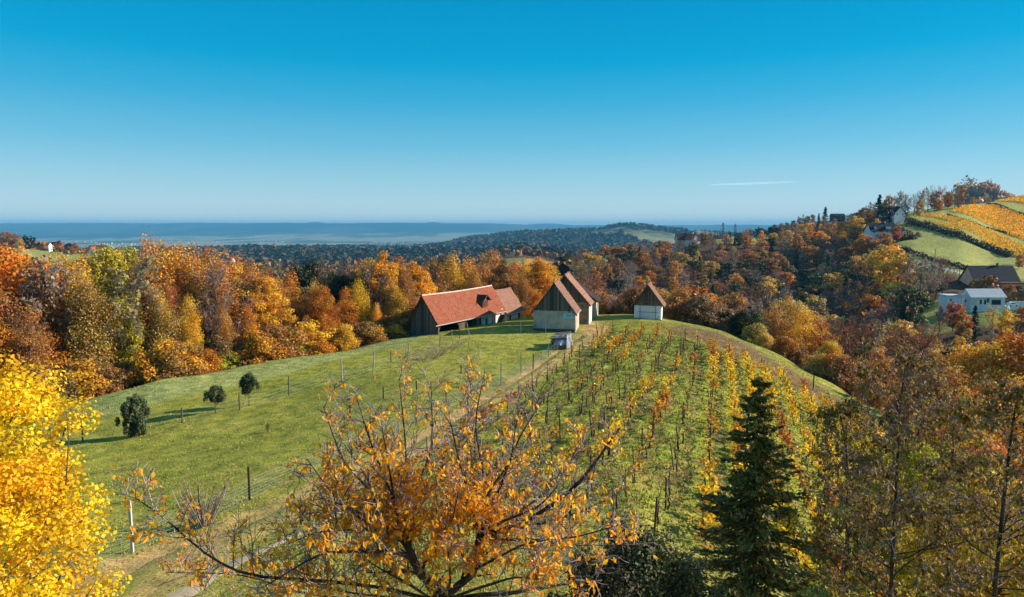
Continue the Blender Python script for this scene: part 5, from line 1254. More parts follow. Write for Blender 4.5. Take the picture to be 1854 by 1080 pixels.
def postmesh(seed, h, r, sides=6):
    rng = np.random.default_rng(seed); m = MB(); m.tube([(0, 0, -.3), (rng.normal() * .01, 0, h * .5), (rng.normal() * .02, rng.normal() * .02, h)], [r * 1.1, r, r * .9], sides, smooth=False); return m
PM = [postmesh(i, 1.62, .036).mesh('vineyard_post', M_POSTD if i < 3 else M_POSTW) for i in range(5)]
for k, x, y in VPOSTS:
    if y > 78 and vr.random() < .4: continue
    i = rc.get(k, 0); rc[k] = i + 1; j = vr.choice([0, 1, 2, 2, 3, 4])
    o = bpy.data.objects.new('vineyard_post', PM[j]); COL.objects.link(o); o.location = (x, y, Hs(x, y)); o.rotation_euler = (vr.gauss(0, .07), vr.gauss(0, .07), 0); o.scale = (1, 1, vr.uniform(.85, 1.12))
    tag(o, f'{"dark" if j < 3 else "grey"} wooden vineyard post, {ordn(i)} up the {ordn(k)} row from the track', 'post', 'posts of the near vineyard')

# ================================================================ fences
M_WIRE = NT('galvanised_wire', .45, .5).base(S(150, 154, 150))
M_WIRE.node_tree.nodes['Principled BSDF'].inputs['Metallic'].default_value = .4
def fence(label, posts, wires, hw, rw=.008, vert=0, mats=None, group=None):
    """posts: (px, base row, top row, material, lean)"""
    pts = []; e = None; made = []
    for px, pb, ptop, mt, lean in posts:
        q = hit(px, pb, 15, 130); hgt = (CZ + ray(px, ptop)[1] * q.y) - q.z; pts.append((q, hgt, mt, lean))
    e = empty('wire_fence', pts[0][0]); tag(e, label, 'fence')
    o0 = Vector(pts[0][0])
    for q, hgt, mt, lean in pts:
        m = MB(); b = q - o0; r = .05 if mt is not M_POSTP else .055
        top = b + Vector((lean * hgt, 0, hgt))
        if mt is M_POSTP: m.beam(b - Vector((0, 0, .3)), top, .09)
        else: m.tube([b - Vector((0, 0, .3)), (b + top) / 2, top], [r * 1.15, r * 1.05, r], 7, smooth=False)
        m.obj('post', mt, e)
    if wires:
        m = MB()
        for (q1, h1, _, l1), (q2, h2, _, l2) in zip(pts, pts[1:]):
            n = max(3, int((q2 - q1).length / .8)); hh = min(hw, h1 * .95, h2 * .95)
            xs = [q1.lerp(q2, t / n) for t in range(n + 1)]; gz_ = [Vector((p.x, p.y, Hs(p.x, p.y))) for p in xs]
            for w_ in range(wires):
                f = .06 + .94 * w_ / max(1, wires - 1)
                m.tube([p - o0 + Vector((0, 0, hh * f - .04 * math.sin(PI * i / n))) for i, p in enumerate(gz_)], rw, 3, cap=False)
            if vert:
                nv = int((q2 - q1).length / vert)
                for i in range(nv):
                    p = q1.lerp(q2, i / nv); z = Hs(p.x, p.y); m.tube([Vector((p.x, p.y, z + .05)) - o0, Vector((p.x, p.y, z + hh)) - o0], rw * .7, 3, cap=False)
        m.obj('wire_mesh', M_WIRE, e)
    return e
fence('wire mesh fence of dark and pale posts along the dirt track', [(60, 1090, 985, M_POSTW, 0), (240, 1000, 905, M_POSTP, .0), (452, 905, 845, M_POSTD, 0), (594, 838, 800, M_POSTD, .0), (677, 810, 769, M_POSTW, 0), (754, 765, 730, M_POSTW, 0), (808, 738, 705, M_POSTW, 0),
       (856, 720, 679, M_POSTP, -.16), (907, 697, 658, M_POSTP, 0), (943, 677, 640, M_POSTP, 0), (965, 667, 640, M_POSTD, .02), (993, 645, 621, M_POSTP, 0), (1022, 628, 608, M_POSTW, 0)], 7, .95, .007, .5)
fence('thin wire fence crossing the upper meadow from the lone trees to the barn', [(150, 800, 770, M_POSTW, 0), (330, 765, 738, M_POSTW, .02), (434, 742, 712, M_POSTW, 0), (523, 716, 680, M_POSTW, .02), (597, 691, 671, M_POSTP, .1), (619, 690, 647, M_POSTP, 0), (675, 674, 637, M_POSTP, .1), (708, 657, 634, M_POSTW, 0), (737, 655, 620, M_POSTP, .12), (796, 628, 606, M_POSTW, .05)], 4, .85, .006)
fence('row of short dark stakes with a low wire on the open meadow', [(595, 766, 748, M_POSTD, 0), (634, 756, 733, M_POSTD, 0), (694, 722, 700, M_POSTD, 0), (754, 706, 690, M_POSTD, 0), (835, 675, 660, M_POSTD, 0)], 2, .5, .006)
for lab, px, pb, ptp, mt, lean in [('pale wooden post leaning left in front of the red barn', 852, 614, 584, M_POSTP, -.22), ('short pale post before the open bay of the barn', 818, 612, 597, M_POSTP, 0), ('grey post before the boarded bay of the barn', 832, 612, 594, M_POSTW, 0),
                                   ('pale post with a twig top between barn and cellar house', 943, 603, 584, M_POSTP, 0), ('thin white post before the cellar house with the sign', 988, 603, 582, M_POSTP, 0), ('thin dark post on the grassy brow far right of the vines', 1472, 706, 679, M_POSTD, .02)]:
    q = hit(px, pb, 15, 130); hgt = CZ + ray(px, ptp)[1] * q.y - q.z; m = MB(); m.beam((0, 0, -.3), (lean * hgt, 0, hgt), .085); o = m.obj('fence_post', mt); o.location = q; tag(o, lab, 'post')

# ================================================================ small trees and bushes on the meadow
def put(p, px, pb, hpx, label, cat, col, wid=1.0, rz=0, d=None, Hn=12.0):
    q = hit(px, pb, 15, 130); h = hpx / F * q.y * 1.01
    o = copy_tree(p, q - Vector((0, 0, .03)), rz, (h / Hn * wid, h / Hn * wid, h / Hn), col); return tag(o, label, cat)
lol = mk('topiary_tree', crown(301, 'round', 5.8, 5.6, 3.3, 40, 5200, .5, droop=.3))
ivy = mk('evergreen_bush', crown(302, 'poplar', 10.6, .5, 4.1, 60, 9000, .5, droop=.4, spread=1.3), parts=('foliage', 'stem'))
put(ivy, 246, 790, 78, 'dense dark evergreen bush, tallest of the three on the left meadow', 'bush', S(96, 100, 62), .78)
put(lol, 390, 748, 52, 'small dark ball-headed tree in the middle of the left meadow', 'tree', S(88, 90, 56), 1.15)
put(lol, 451, 735, 61, 'small dark ball-headed tree, right one of the meadow pair', 'tree', S(84, 90, 54), .9, 2)
put(HI['thin'][0], 485, 782, 20, 'tiny brown sapling on the open meadow', 'sapling', S(110, 80, 56), .8)
def twiggy(seed, H_, R_, n, th=.012, pale=False):
    rng = np.random.default_rng(seed); w = MB(); m = MB(); A = []; B = []
    for i in range(n):
        a = rng.random() * 2 * PI; r = rng.random() * R_; d = norm(np.array([math.cos(a) * .55 * R_ / H_ * 2, math.sin(a) * .55 * R_ / H_ * 2, 1]))
        b = np.array([math.cos(a) * r * .3, math.sin(a) * r * .3, -.1]); L = H_ * rng.uniform(.7, 1.1)
        q = [b, b + d * L * .5 + rng.normal(size=3) * .05, b + d * L]; w.tube(q, [th * 2.2, th * 1.6, th * .8], 4, cap=False)
        for j in range(14):
            g = q[1] + (q[2] - q[1]) * rng.uniform(-.6, 1); A.append(g); B.append(g + norm(d + rng.normal(size=3) * .6) * H_ * rng.uniform(.08, .25))
    A = np.array(A); B = np.array(B); sd = norm(np.cross(B - A, rng.normal(size=A.shape))) * th * .6; k = len(A)
    m.add(np.stack([A - sd, A + sd, B], 1).reshape(-1, 3), np.arange(k * 3).reshape(k, 3), 0, np.repeat(rng.random(k), 3), np.repeat(rng.random(k), 3))
    return m, w
M_PALEW = barkmat('pale_stem_bark', S(112, 94, 82)[:3], S(168, 150, 136)[:3], 5)
pr = mk('pruned_shrub', twiggy(5, 2.0, .75, 26, .016), parts=('twigs', 'stems'), leaf=M_TWIG, bark=M_PALEW)
q = hit(368, 952, 15, 60); o = copy_tree(pr, q, 0, (1.15, 1.15, (95 / F * q.y) / 2.0), S(120, 96, 84)); tag(o, 'leafless pruned shrub with many pale upright stems beside the dirt track', 'shrub')
br = [mk('bramble_bush', twiggy(s, 1.3, 1.2, 12, .008), parts=('twigs', 'stems'), leaf=M_TWIG, bark=M_PALEW) for s in (6, 7)]
for i, (px, pb, hp) in enumerate([(762, 652, 28), (778, 650, 34), (792, 644, 40), (806, 638, 36), (820, 630, 28), (752, 658, 16), (836, 622, 18), (872, 600, 14), (600, 770, 16), (650, 758, 18), (672, 752, 16), (760, 712, 12), (790, 700, 14), (815, 688, 14), (842, 676, 12), (640, 820, 20), (700, 800, 22), (560, 862, 22), (520, 880, 24), (945, 600, 12)]):
    q = hit(px, pb, 15, 130); o = copy_tree(br[i % 2], q, i * 1.3, (hp / F * q.y / 1.3,) * 3, jit(S(150, 118, 84)))
    tag(o, f'brown leafless bramble clump, {ordn(i if i < 7 else i - 7)} of {"the patch before the barn" if i < 7 else "those along the meadow wires"}' if i < 19 else 'brown dead weed clump between barn and cellar house', 'bramble', 'bramble clumps on the meadow')

# ================================================================ grass and fallen leaves, too many to count
def ground_pts(n, seed, d0, d1, pxr=(-60, 1900), pw=1.0):
    rng = np.random.default_rng(seed); y = d0 + (d1 - d0) * rng.random(n) ** pw; px = rng.uniform(*pxr, n); x = (px - CX) / F / .985 * y
    return rng, x, y, px
rng, gx_, gy_, gp = ground_pts(150000, 91, 17, 96, pw=.75)
vz = vinezone(gx_, gy_)
edge = np.interp(gp, [-600, 0, 120, 300, 500, 740, 850, 1000, 1200, 1300, 1400, 1500, 1600, 1700, 1900], [40, 52, 59, 64.5, 74, 85.5, 98, 104, 103, 98, 87, 78, 66, 61, 54])
trd = np.abs(gx_ - np.interp(gy_, TRK[:, 1], TRK[:, 0]) - .1) / (1.2 + .02 * np.abs(gy_ - 55)); bst = sst(-1.5, 1.5, gy_ - np.interp(gp, [1130, 1290, 1450, 1600], [88, 79.5, 67.5, 56])) * sst(1.8, -1.8, gy_ - np.interp(gp, [1170, 1230, 1300, 1400, 1500, 1600], [97, 94, 91, 81, 72, 62])) * (gp > 1200)
k = (gy_ < edge) & (trd > .55 + .5 * rng.random(len(gx_))) & (rng.random(len(gx_)) > .8 * bst) & (rng.random(len(gx_)) < .45 + .55 * vz + .3 * (fbm(gx_ / 3, gy_ / 3, 92, 2) > .5)); gx_, gy_, vz = gx_[k], gy_[k], vz[k]; n = len(gx_)
gz0 = H(gx_, gy_); hb = rng.uniform(.03, .085, n) * (.7 + .9 * fbm(gx_ / .9, gy_ / .9, 96, 2)) * (1 + 1.5 * vz * (fbm(gx_ / 1.3, gy_ / 1.3, 93, 2)))
m = MB(); nb = 3
ang = rng.random((n, nb)) * 2 * PI; wv = .016 + .009 * rng.random((n, nb)) + gy_[:, None] * .0002
b = np.stack([gx_[:, None] + rng.normal(size=(n, nb)) * .05, gy_[:, None] + rng.normal(size=(n, nb)) * .05, np.repeat(gz0[:, None], nb, 1) - .02], -1)
sd = np.stack([np.cos(ang), np.sin(ang), np.zeros_like(ang)], -1) * wv[..., None]
tip = b + np.stack([rng.normal(size=(n, nb)) * .05, rng.normal(size=(n, nb)) * .05, hb[:, None] * rng.uniform(.7, 1.3, (n, nb))], -1)
dry = np.clip(fbm(gx_ / 2.4, gy_ / 2.4, 94, 3) + .12 * vz + rng.normal(size=n) * .12, 0, 1)
m.add(np.stack([b - sd, b + sd, tip], 2).reshape(-1, 3), np.arange(n * nb * 3).reshape(-1, 3), 0, np.repeat(dry, nb * 3), np.repeat(rng.random(n), nb * 3))
gm = NT('grass_blades', .8, .15); cc = gm.ramp(gm.attr('rnd'), [(.3, S(116, 128, 42)), (.55, S(146, 150, 58)), (.8, S(176, 158, 88)), (.95, S(165, 132, 92))])
cc = gm.mix(cc, gm.ramp(gm.attr('rnd2'), [(0, (.7, .7, .7)), (1, (1.3, 1.3, 1.3))]), 1, 'MULTIPLY')
tag(m.obj('grass', gm.base(cc)), 'short grass of the meadow and between the vine rows', 'grass', kind='stuff')
rng, x, y, px = ground_pts(15000, 97, 18, 88, pw=.8); vz = vinezone(x, y)
k = rng.random(len(x)) < .03 + .8 * vz * (fbm(x / 2, y / 2, 98, 2) > .45) + .5 * ((np.abs(px - 700) < 500) & (y < 34)); x, y = x[k], y[k]; n = len(x)
m = MB(); m.leaves(np.stack([x, y, H(x, y) + .03], 1), np.array([0, 0, 1.]) + rng.normal(size=(n, 3)) * .5, .10, 1.2, rng)
tag(m.obj('fallen_leaves', M_VLEAF, color=S(184, 104, 44)), 'orange fallen leaves scattered under the vines and by the track', 'leaf litter', kind='stuff')

rng, x, y, px = ground_pts(60000, 191, 50, 98, pxr=(1120, 1700)); n1_ = fbm(x / 2.2, y / 1.6, 192, 3)
bs = sst(-2.5, 1, y - np.interp(px, [1130, 1290, 1450, 1600], [88, 79.5, 67.5, 56])) * sst(1.5, -1.5, y - np.interp(px, [1170, 1230, 1300, 1400, 1500, 1600], [97, 93, 89, 79, 70.5, 61])) * sst(1150, 1280, px)
k = rng.random(len(x)) < bs * sst(.38, .6, n1_); x, y = x[k], y[k]; n = len(x); hh_ = .12 + .5 * rng.random(n) * n1_[k]
m = MB(); m.leaves(np.stack([x, y, H(x, y) + hh_ * .5], 1), rng.normal(size=(n, 3)), .16, .5, rng)
tag(m.obj('dead_weeds', M_LEAF, color=S(150, 112, 78)), 'brown dead weeds in the strip between the vines and the grassy brow', 'weeds', kind='stuff')
# ================================================================ foreground trees
def spline(pts, n):
    pts = np.array(pts, float); L = np.arange(len(pts)); s = pchip_slopes(L.astype(float), pts); q = np.linspace(0, len(pts) - 1, n)
    return np.stack([herm(L.astype(float), pts[:, k], s[:, k], q) for k in range(3)], 1)
class Grow:
    def __init__(s, seed): s.rng = np.random.default_rng(seed); s.wood = MB(); s.sites = []; s.thin = []
    def branch(s, p, d, L, r, lvl, up=.25, wander=.16, kids=7, ratio=.55, spread=.8):
        rng = s.rng; n = 5; pts = [np.array(p, float)]; d = norm(np.array(d, float))
        for i in range(n - 1):
            d = norm(d + rng.normal(size=3) * wander + np.array([0, 0, up * .22])); pts.append(pts[-1] + d * L / (n - 1))
        pts = np.array(pts); rad = np.linspace(r, max(.0035, r * .35), n)
        s.wood.tube(pts, rad, 5 if r > .03 else 3, mi=1 if r < .016 else 0, cap=False)
        s.sites.append((pts, lvl))
        if lvl <= 0: return
        for k in range(kids):
            t = rng.uniform(.2, 1) * (n - 1); i = min(int(t), n - 2); q = pts[i] + (pts[i + 1] - pts[i]) * (t - i)
            tang = norm(pts[i + 1] - pts[i]); side = norm(np.cross(tang, rng.normal(size=3)))
            s.branch(q, tang * (1 - spread * .5) + side * spread, L * ratio * rng.uniform(.6, 1.2) * (1.15 - .45 * t / (n - 1)), max(.004, r * .42), lvl - 1, up, wander * 1.1, max(3, kids - 2), ratio, spread)
    def limb(s, pts, r0, r1, n=14, lvl=2, every=.34, L=1.0, kids=6, up=.35, side=True, t0=.12, **kw):
        P_ = spline(pts, n); s.wood.tube(P_, np.linspace(r0, r1, n), 7 if r0 > .04 else 5)
        tot = np.linalg.norm(np.diff(P_, axis=0), axis=1).sum(); k = max(2, int(tot / every)); rng = s.rng
        for j in range(k):
            t = (t0 + (1 - t0) * (j + rng.random()) / k) * (n - 1); t = min(t, n - 1.001); i = int(t); q = P_[i] + (P_[i + 1] - P_[i]) * (t - i)
            tang = norm(P_[i + 1] - P_[i]); sd = norm(np.cross(tang, rng.normal(size=3)) + np.array([0, 0, .35]))
            s.branch(q, tang * .4 + sd, L * rng.uniform(.5, 1.15) * (1.1 - .4 * t / n), max(.008, np.interp(t, [0, n], [r0, r1]) * .45), lvl - 1, up, kids=kids, **kw)
        s.sites.append((P_[n // 2:], 1))
def wp_(px, py, d): return tuple(pt(px, py, d))
# ---- the orange cherry in the middle of the foreground
g = Grow(17); D0 = 8.0
gb = Hs(*(ray(800, 1080)[0] * D0, D0))
root = (ray(800, 1080)[0] * D0, D0, gb - .3)
fork = wp_(795, 1090, D0)
g.wood.tube(spline([root, (root[0] + .05, D0 + .05, gb + 1.5), fork], 10), np.linspace(.2, .13, 10), 10)
F2 = wp_(760, 1040, 7.9); F3 = wp_(860, 1030, 8.0)
LIMBS = [([fork, wp_(790, 1060, 8), F2, wp_(735, 985, 7.8), wp_(700, 955, 7.8)], .055, .032), ([fork, wp_(830, 1060, 8), F3, wp_(868, 960, 8), wp_(872, 900, 8)], .055, .03)]
rg_ = random.Random(12)
for (a, b, c, dz) in [(520, 985, 7.5, -20), (585, 735, 7.3, 0), (555, 830, 7.8, 10), (575, 900, 7.4, -10), (640, 700, 7.6, 0), (722, 685, 8.4, 0), (690, 760, 7.2, 0), (780, 690, 8.7, 0), (620, 800, 8.6, 0), (655, 860, 8.9, 0)]:
    m1 = wp_(745 + (a - 745) * .35 + rg_.uniform(-12, 12), 975 + (b - 975) * .25 + dz, 7.8 + (c - 7.8) * .4); m2 = wp_(745 + (a - 745) * .72 + rg_.uniform(-15, 15), 975 + (b - 975) * .62 + dz, 7.8 + (c - 7.8) * .75)
    LIMBS.append(([F2, wp_(742, 990, 7.85), m1, m2, wp_(a, b, c)], .03, .005))
for (a, b, c, dz) in [(845, 690, 8.6, 0), (878, 672, 8.0, 0), (935, 760, 7.6, 0), (985, 720, 7.9, 0), (1052, 800, 8.8, 20), (1122, 775, 7.5, 45), (1140, 880, 8.4, 20), (1120, 950, 7.6, 20), (1165, 985, 9, 10), (1010, 880, 7.0, 10), (815, 760, 7.3, 0), (900, 830, 9.0, 0)]:
    m1 = wp_(868 + (a - 868) * .3 + rg_.uniform(-8, 8), 960 + (b - 960) * .3 + dz, 8 + (c - 8) * .4); m2 = wp_(868 + (a - 868) * .68 + rg_.uniform(-14, 14), 960 + (b - 960) * .66 + dz, 8 + (c - 8) * .75)
    LIMBS.append(([F3, wp_(866, 975, 8), m1, m2, wp_(a, b, c)], .03 if a != 1122 else .042, .005 if a != 1122 else .014))
LIMBS += [([fork, wp_(700, 1066, 7.8), wp_(590, 1052, 7.5), wp_(450, 1040, 7.2), wp_(370, 1000, 7), wp_(300, 940, 6.9), wp_(245, 900, 6.8)], .028, .005),
          ([fork, wp_(690, 1090, 8.4), wp_(560, 1075, 8.8), wp_(430, 1040, 9), wp_(300, 1036, 9.2)], .024, .006),
          ([F2, wp_(780, 1000, 7.6), wp_(815, 950, 7.3), wp_(830, 890, 7.1)], .022, .005), ([F3, wp_(825, 990, 7.7), wp_(800, 950, 7.5), wp_(790, 900, 7.3)], .022, .005), ([fork, wp_(815, 1050, 7.6), wp_(812, 1000, 7.3), wp_(805, 960, 7.1)], .022, .005), ([fork, wp_(760, 1070, 7.5), wp_(690, 1030, 7.2), wp_(640, 1000, 7.0)], .022, .005), ([F3, wp_(900, 1010, 7.6), wp_(950, 985, 7.3), wp_(1000, 975, 7.1)], .022, .005), ([fork, wp_(880, 1060, 7.5), wp_(940, 1045, 7.2), wp_(990, 1050, 7.0)], .022, .005), ([fork, wp_(740, 1085, 7.6), wp_(650, 1075, 7.3), wp_(560, 1060, 7.1)], .022, .005),
          ([fork, wp_(900, 1075, 8), wp_(1000, 1060, 8.2), wp_(1090, 1050, 8.3)], .04, .008), ([fork, wp_(720, 1000, 7.2), wp_(600, 1000, 6.9), wp_(480, 1060, 6.8)], .035, .006)]
for i, (P_, r0, r1) in enumerate(LIMBS): g.limb(P_, r0, r1, 16, lvl=2, every=.145, L=.62, kids=8, up=.45, t0=.3 if i > 1 else .2, ratio=.62, wander=.2)
def leafclusters(g, seed, size, prob, per=7, droop=1.0, matname=None, stems=.05):
    rng = np.random.default_rng(seed); C = []; Hn = []
    for pts, lvl in g.sites:
        if lvl > 0: continue
        for k in range(len(pts)):
            p = pts[k]
            if rng.random() < prob(p):
                n = rng.poisson(per)
                C.append(p + rng.normal(size=(n, 3)) * size * .45 + np.array([0, 0, -size * .35])); Hn.append(norm(rng.normal(size=(n, 3)) * .35 + np.array([0, 0, droop])))
    C = np.concatenate(C); Hn = np.concatenate(Hn); m = MB()
    m.leaves(C, rng.normal(size=C.shape), size, 1.15, rng, hang=-Hn, shape='long'); return m, len(C)
def cprob(p):
    px, py = proj(*p)
    a = math.exp(-((px - 765) / 190) ** 2 - ((py - 935) / 135) ** 2) * .34 * (.35 + 1.3 * float(vn(px / 38., py / 38., 7))) + .10 * (px < 600) + .05
    if px > 940: a = .045 + .10 * (py > 900)
    if py < 800 and 560 < px < 900: a = max(a, .085)
    return a
lm, nl = leafclusters(g, 5, .07, cprob, 2.0)
e = empty('cherry_tree', (0, 0, 0)); tag(e, 'half-bare cherry tree with hanging orange leaves in the middle of the foreground', 'tree')
M_CHERRY = barkmat('cherry_bark', S(64, 52, 52)[:3], S(176, 156, 154)[:3], 7)
M_CHERRYD = barkmat('cherry_limb_bark', S(40, 34, 34)[:3], S(92, 78, 74)[:3], 9)
M_CLEAF = leafmat('cherry_leaves', .58, .035, .35, .5, shift=.018)
g.wood.obj('trunk', [M_CHERRYD, M_CHERRY], e); lm.obj('leaves', M_CLEAF, e, S(250, 158, 46)); print('cherry leaves', nl, 'wood verts', g.wood.n)
# ---- dry brown trees at the right edge
def browntree(name, label, seed, trunk, r0, Ls, colr, per, pr, size=.085, lvl=3, every=.17, cat='tree', bark=None, upw=.55, ratio=.5):
    g = Grow(seed); px, d = trunk[0][0], trunk[0][2]; x = ray(px, 900)[0] * d; g0 = (x, d, Hs(x, d) - .3)
    T = spline([g0] + [wp_(*t) for t in trunk], 22); g.wood.tube(T, np.linspace(r0, .012, 22), 8); rng = g.rng
    H0, H1 = T[0][2], T[-1][2]; k = int((H1 - H0) / every)
    for j in range(k):
        f = .12 + .86 * (j + rng.random()) / k; t = f * 21; i = min(int(t), 20); q = T[i] + (T[i + 1] - T[i]) * (t - i)
        a = rng.random() * 2 * PI; L = Ls * (1.1 - .8 * f) * rng.uniform(.7, 1.2)
        g.branch(q, (math.cos(a), math.sin(a), upw), L, .022 * (1.15 - f), lvl, .3, .15, 5, ratio, .7)
    e = empty(name, (0, 0, 0)); tag(e, label, cat)
    m, n = leafclusters(g, seed + 1, size, pr, per); g.wood.obj('trunk', [M_CHERRYD, M_CHERRY], e); m.obj('leaves', M_DRY, e, colr); print(name, n, g.wood.n)
M_DRY = leafmat('dry_leaves', .3, .055, .75, .6, shift=.012)
browntree('hornbeam_tree', 'slender tree with dry dark brown leaves, tallest in the right foreground', 71, [(1612, 1080, 13), (1622, 900, 13), (1628, 760, 13), (1640, 655, 13)], .048, 2.1, S(136, 100, 50), 3, lambda p: .10 + .09 * (p[2] < CZ - 5))
browntree('hornbeam_tree', 'slender tree with dry brown leaves cut by the right edge of the photo', 72, [(1800, 1080, 12), (1818, 900, 12), (1832, 780, 12), (1842, 715, 12)], .05, 1.9, S(142, 106, 50), 3, lambda p: .09 + .09 * (p[2] < CZ - 5))
browntree('young_hornbeam', 'low tree with olive brown leaves between the spruce and the brown trees', 73, [(1530, 1080, 14.5), (1535, 900, 14.5), (1530, 800, 14.5), (1520, 745, 14.5)], .06, 1.6, S(166, 138, 50), 3, lambda p: .15)
browntree('young_hornbeam', 'low tree with yellowish brown leaves between the two tall brown trees', 74, [(1715, 1080, 15.5), (1722, 900, 15.5), (1725, 800, 15.5), (1730, 742, 15.5)], .06, 1.7, S(176, 138, 50), 3, lambda p: .15)
# ---- yellow maple at the left edge
m_, w_ = crown(401, 'round', 8.4, -.6, 2.6, 150, 46000, .095, spread=.75)
e = empty('maple_tree', (-11.75, 14.2, Hs(-11.4, 14.2))); tag(e, 'dense bright yellow maple filling the left edge of the foreground', 'tree')
M_YLEAF = leafmat('yellow_leaves', .42, .06, .5, .5, shift=.016)
m_.obj('crown', M_YLEAF, e, S(234, 178, 28)); w_.tube([(2.0, .2, 4.9), (2.17, .15, 6.0), (2.2, .1, 6.7)], [.016, .012, .005], 5); w_.obj('trunk', M_BARK, e)
# ---- spruce
x, y = ray(1368, 900)[0] * 15, 15; z = Hs(x, y); htop = CZ + ray(1368, 688)[1] * 15 - z
m_, w_ = spruce(402, htop, 2.5, 46, 7, 90, .15)
e = empty('spruce_tree', (x, y, z)); tag(e, 'dark green spruce with drooping branches right of centre in the foreground', 'tree')
m_.obj('branches', M_NEEDLE, e, S(122, 108, 46)); w_.obj('trunk', M_BARK, e)
# ---- yew-like bush at the bottom edge
x, y = ray(1135, 1000)[0] * 11, 11; z = Hs(x, y); hh = CZ + ray(1135, 968)[1] * 11 - z
m_, w_ = crown(403, 'bush', hh * .93, .2, 1.7, 130, 80000, .055, droop=.7, spread=.55)
e = empty('yew_bush', (x, y, z)); tag(e, 'dark evergreen bush at the bottom edge between cherry and spruce', 'bush')
m_.obj('foliage', leafmat('yew_foliage', .15, .1, .7, .6), e, S(80, 76, 44)); w_.obj('stem', M_BARK, e)
# ---- yellow trees glimpsed behind the brown ones
for px, top, d, c, lab in [(1850, 905, 24, 'yellow', 'bright yellow small tree showing behind the brown tree at the right edge'), (1700, 830, 30, 'olive yellow', 'olive yellow small tree behind the gap between the tall brown trees'), (1770, 790, 40, 'rust orange', 'rusty small tree low behind the right edge trees'), (1850, 760, 44, 'golden orange', 'golden orange round tree low behind the right edge')]:
    x = ray(px, 500)[0] * d; z = Hs(x, d); h = CZ + ray(px, top)[1] * d - z
    p = HI['broad'][px % 3]; o = copy_tree(p, (x, d, z), px, (max(h, 2) / 12 * 1.1,) * 3, jit(CC[c])); tag(o, lab, 'tree')

# ================================================================ golden vineyards and hedge banks on the right hill
M_GOLD = leafmat('golden_vine_leaves', .35, .04, .4, shift=.012)
for bi, (poly, b) in enumerate(VBLOCK):
    poly = np.array(poly); x0, y0 = poly.min(0); x1, y1 = poly.max(0)
    # rows run up the slope
    dirv = norm(np.array([.72, -.69])); nv = np.array([-dirv[1], dirv[0]]); rng = np.random.default_rng(500 + bi); C = []
    ctr = (poly.max(0) + poly.min(0)) / 2; ext = 140
    for s in np.arange(-ext, ext, 2.0):
        t = np.arange(-ext, ext, .75); p = ctr + nv * s + dirv * t[:, None] + rng.normal(size=(len(t), 2)) * .12
        k = inblock(p[:, 0], p[:, 1], poly) > 0
        if b is _B[0]: k &= fbm(p[:, 0] / 14, p[:, 1] / 14, 77, 2) > .36
        C.append(p[k])
    C = np.concatenate(C); C = C[(C[:, 0] / C[:, 1]) < .80]; n = len(C); z = H(C[:, 0], C[:, 1]); nf = 5
    P3 = np.repeat(np.column_stack([C, z]), nf, 0); P3 += rng.normal(size=P3.shape) * [.3, .3, .25] + [0, 0, .75]
    m = MB(); m.leaves(P3, rng.normal(size=P3.shape) + [0, 0, .4], .62, 1.1, rng)
    print('gold', n)
    tag(m.obj('vineyard_rows', M_GOLD, color=S(*[(226, 164, 44), (246, 166, 26), (238, 168, 34)][bi])), ['paler gold vine rows on the lowest terrace of the right hill', 'bright golden orange vine rows on the middle of the right hill', 'golden vine rows along the crest of the right hill'][bi], 'vineyard', kind='stuff')
def hedge(label, pts, hgt, wid, col, seed, d0=240):
    P_ = np.array([hit(px, py, d0, 700).xy for px, py in pts]); L = np.concatenate([[0], np.cumsum(np.hypot(*np.diff(P_, axis=0).T))]); rng = np.random.default_rng(seed)
    n = int(L[-1] * 26 * wid / 2); s = rng.uniform(0, L[-1], n); x = np.interp(s, L, P_[:, 0]); y = np.interp(s, L, P_[:, 1])
    hl = hgt * (.6 + .8 * fbm(s / 5, s * 0, seed, 2)); a = rng.random(n) * 2 * PI; rr = np.sqrt(rng.random(n)) * wid / 2; f = rng.random(n)
    x += rr * np.cos(a); y += rr * np.sin(a); m = MB()
    m.leaves(np.stack([x, y, H(x, y) + f * hl * np.sqrt(np.clip(1 - (rr / wid * 1.8) ** 2, .1, 1))], 1), rng.normal(size=(n, 3)) + [0, -.2, .4], .75, 1.1, rng)
    return tag(m.obj('hedge', M_LEAF, color=col), label, 'hedge')
hedge('long dark hedge dividing the green meadow from the lowest vine terrace', [(1642, 404), (1680, 413), (1720, 425), (1760, 440), (1800, 455), (1832, 466)], 3.6, 4.2, S(70, 64, 42), 601)
hedge('narrow dark hedge bank between the lower and middle vine terraces', [(1716, 388), (1740, 398), (1770, 407), (1810, 418), (1850, 430), (1900, 448)], 1.0, 1.4, S(76, 74, 44), 602)
hedge('dark hedge bank below the crest vineyard', [(1786, 369), (1800, 371), (1820, 377), (1850, 389), (1890, 402)], 1.6, 1.8, S(60, 60, 42), 603)
hedge('low dark hedge along the bottom of the green hillside meadow', [(1626, 452), (1660, 462), (1700, 474), (1740, 487), (1765, 492)], 1.8, 2.0, S(66, 60, 42), 604)
hedge('garden hedge right of the white house with two dormers', [(1625, 436), (1640, 434), (1656, 430)], 2.2, 2.4, S(74, 70, 40), 605)
hedge('dark hedge left of the small white annex', [(1672, 532), (1690, 528), (1712, 524)], 1.2, 1.6, S(56, 56, 38), 606, 180)

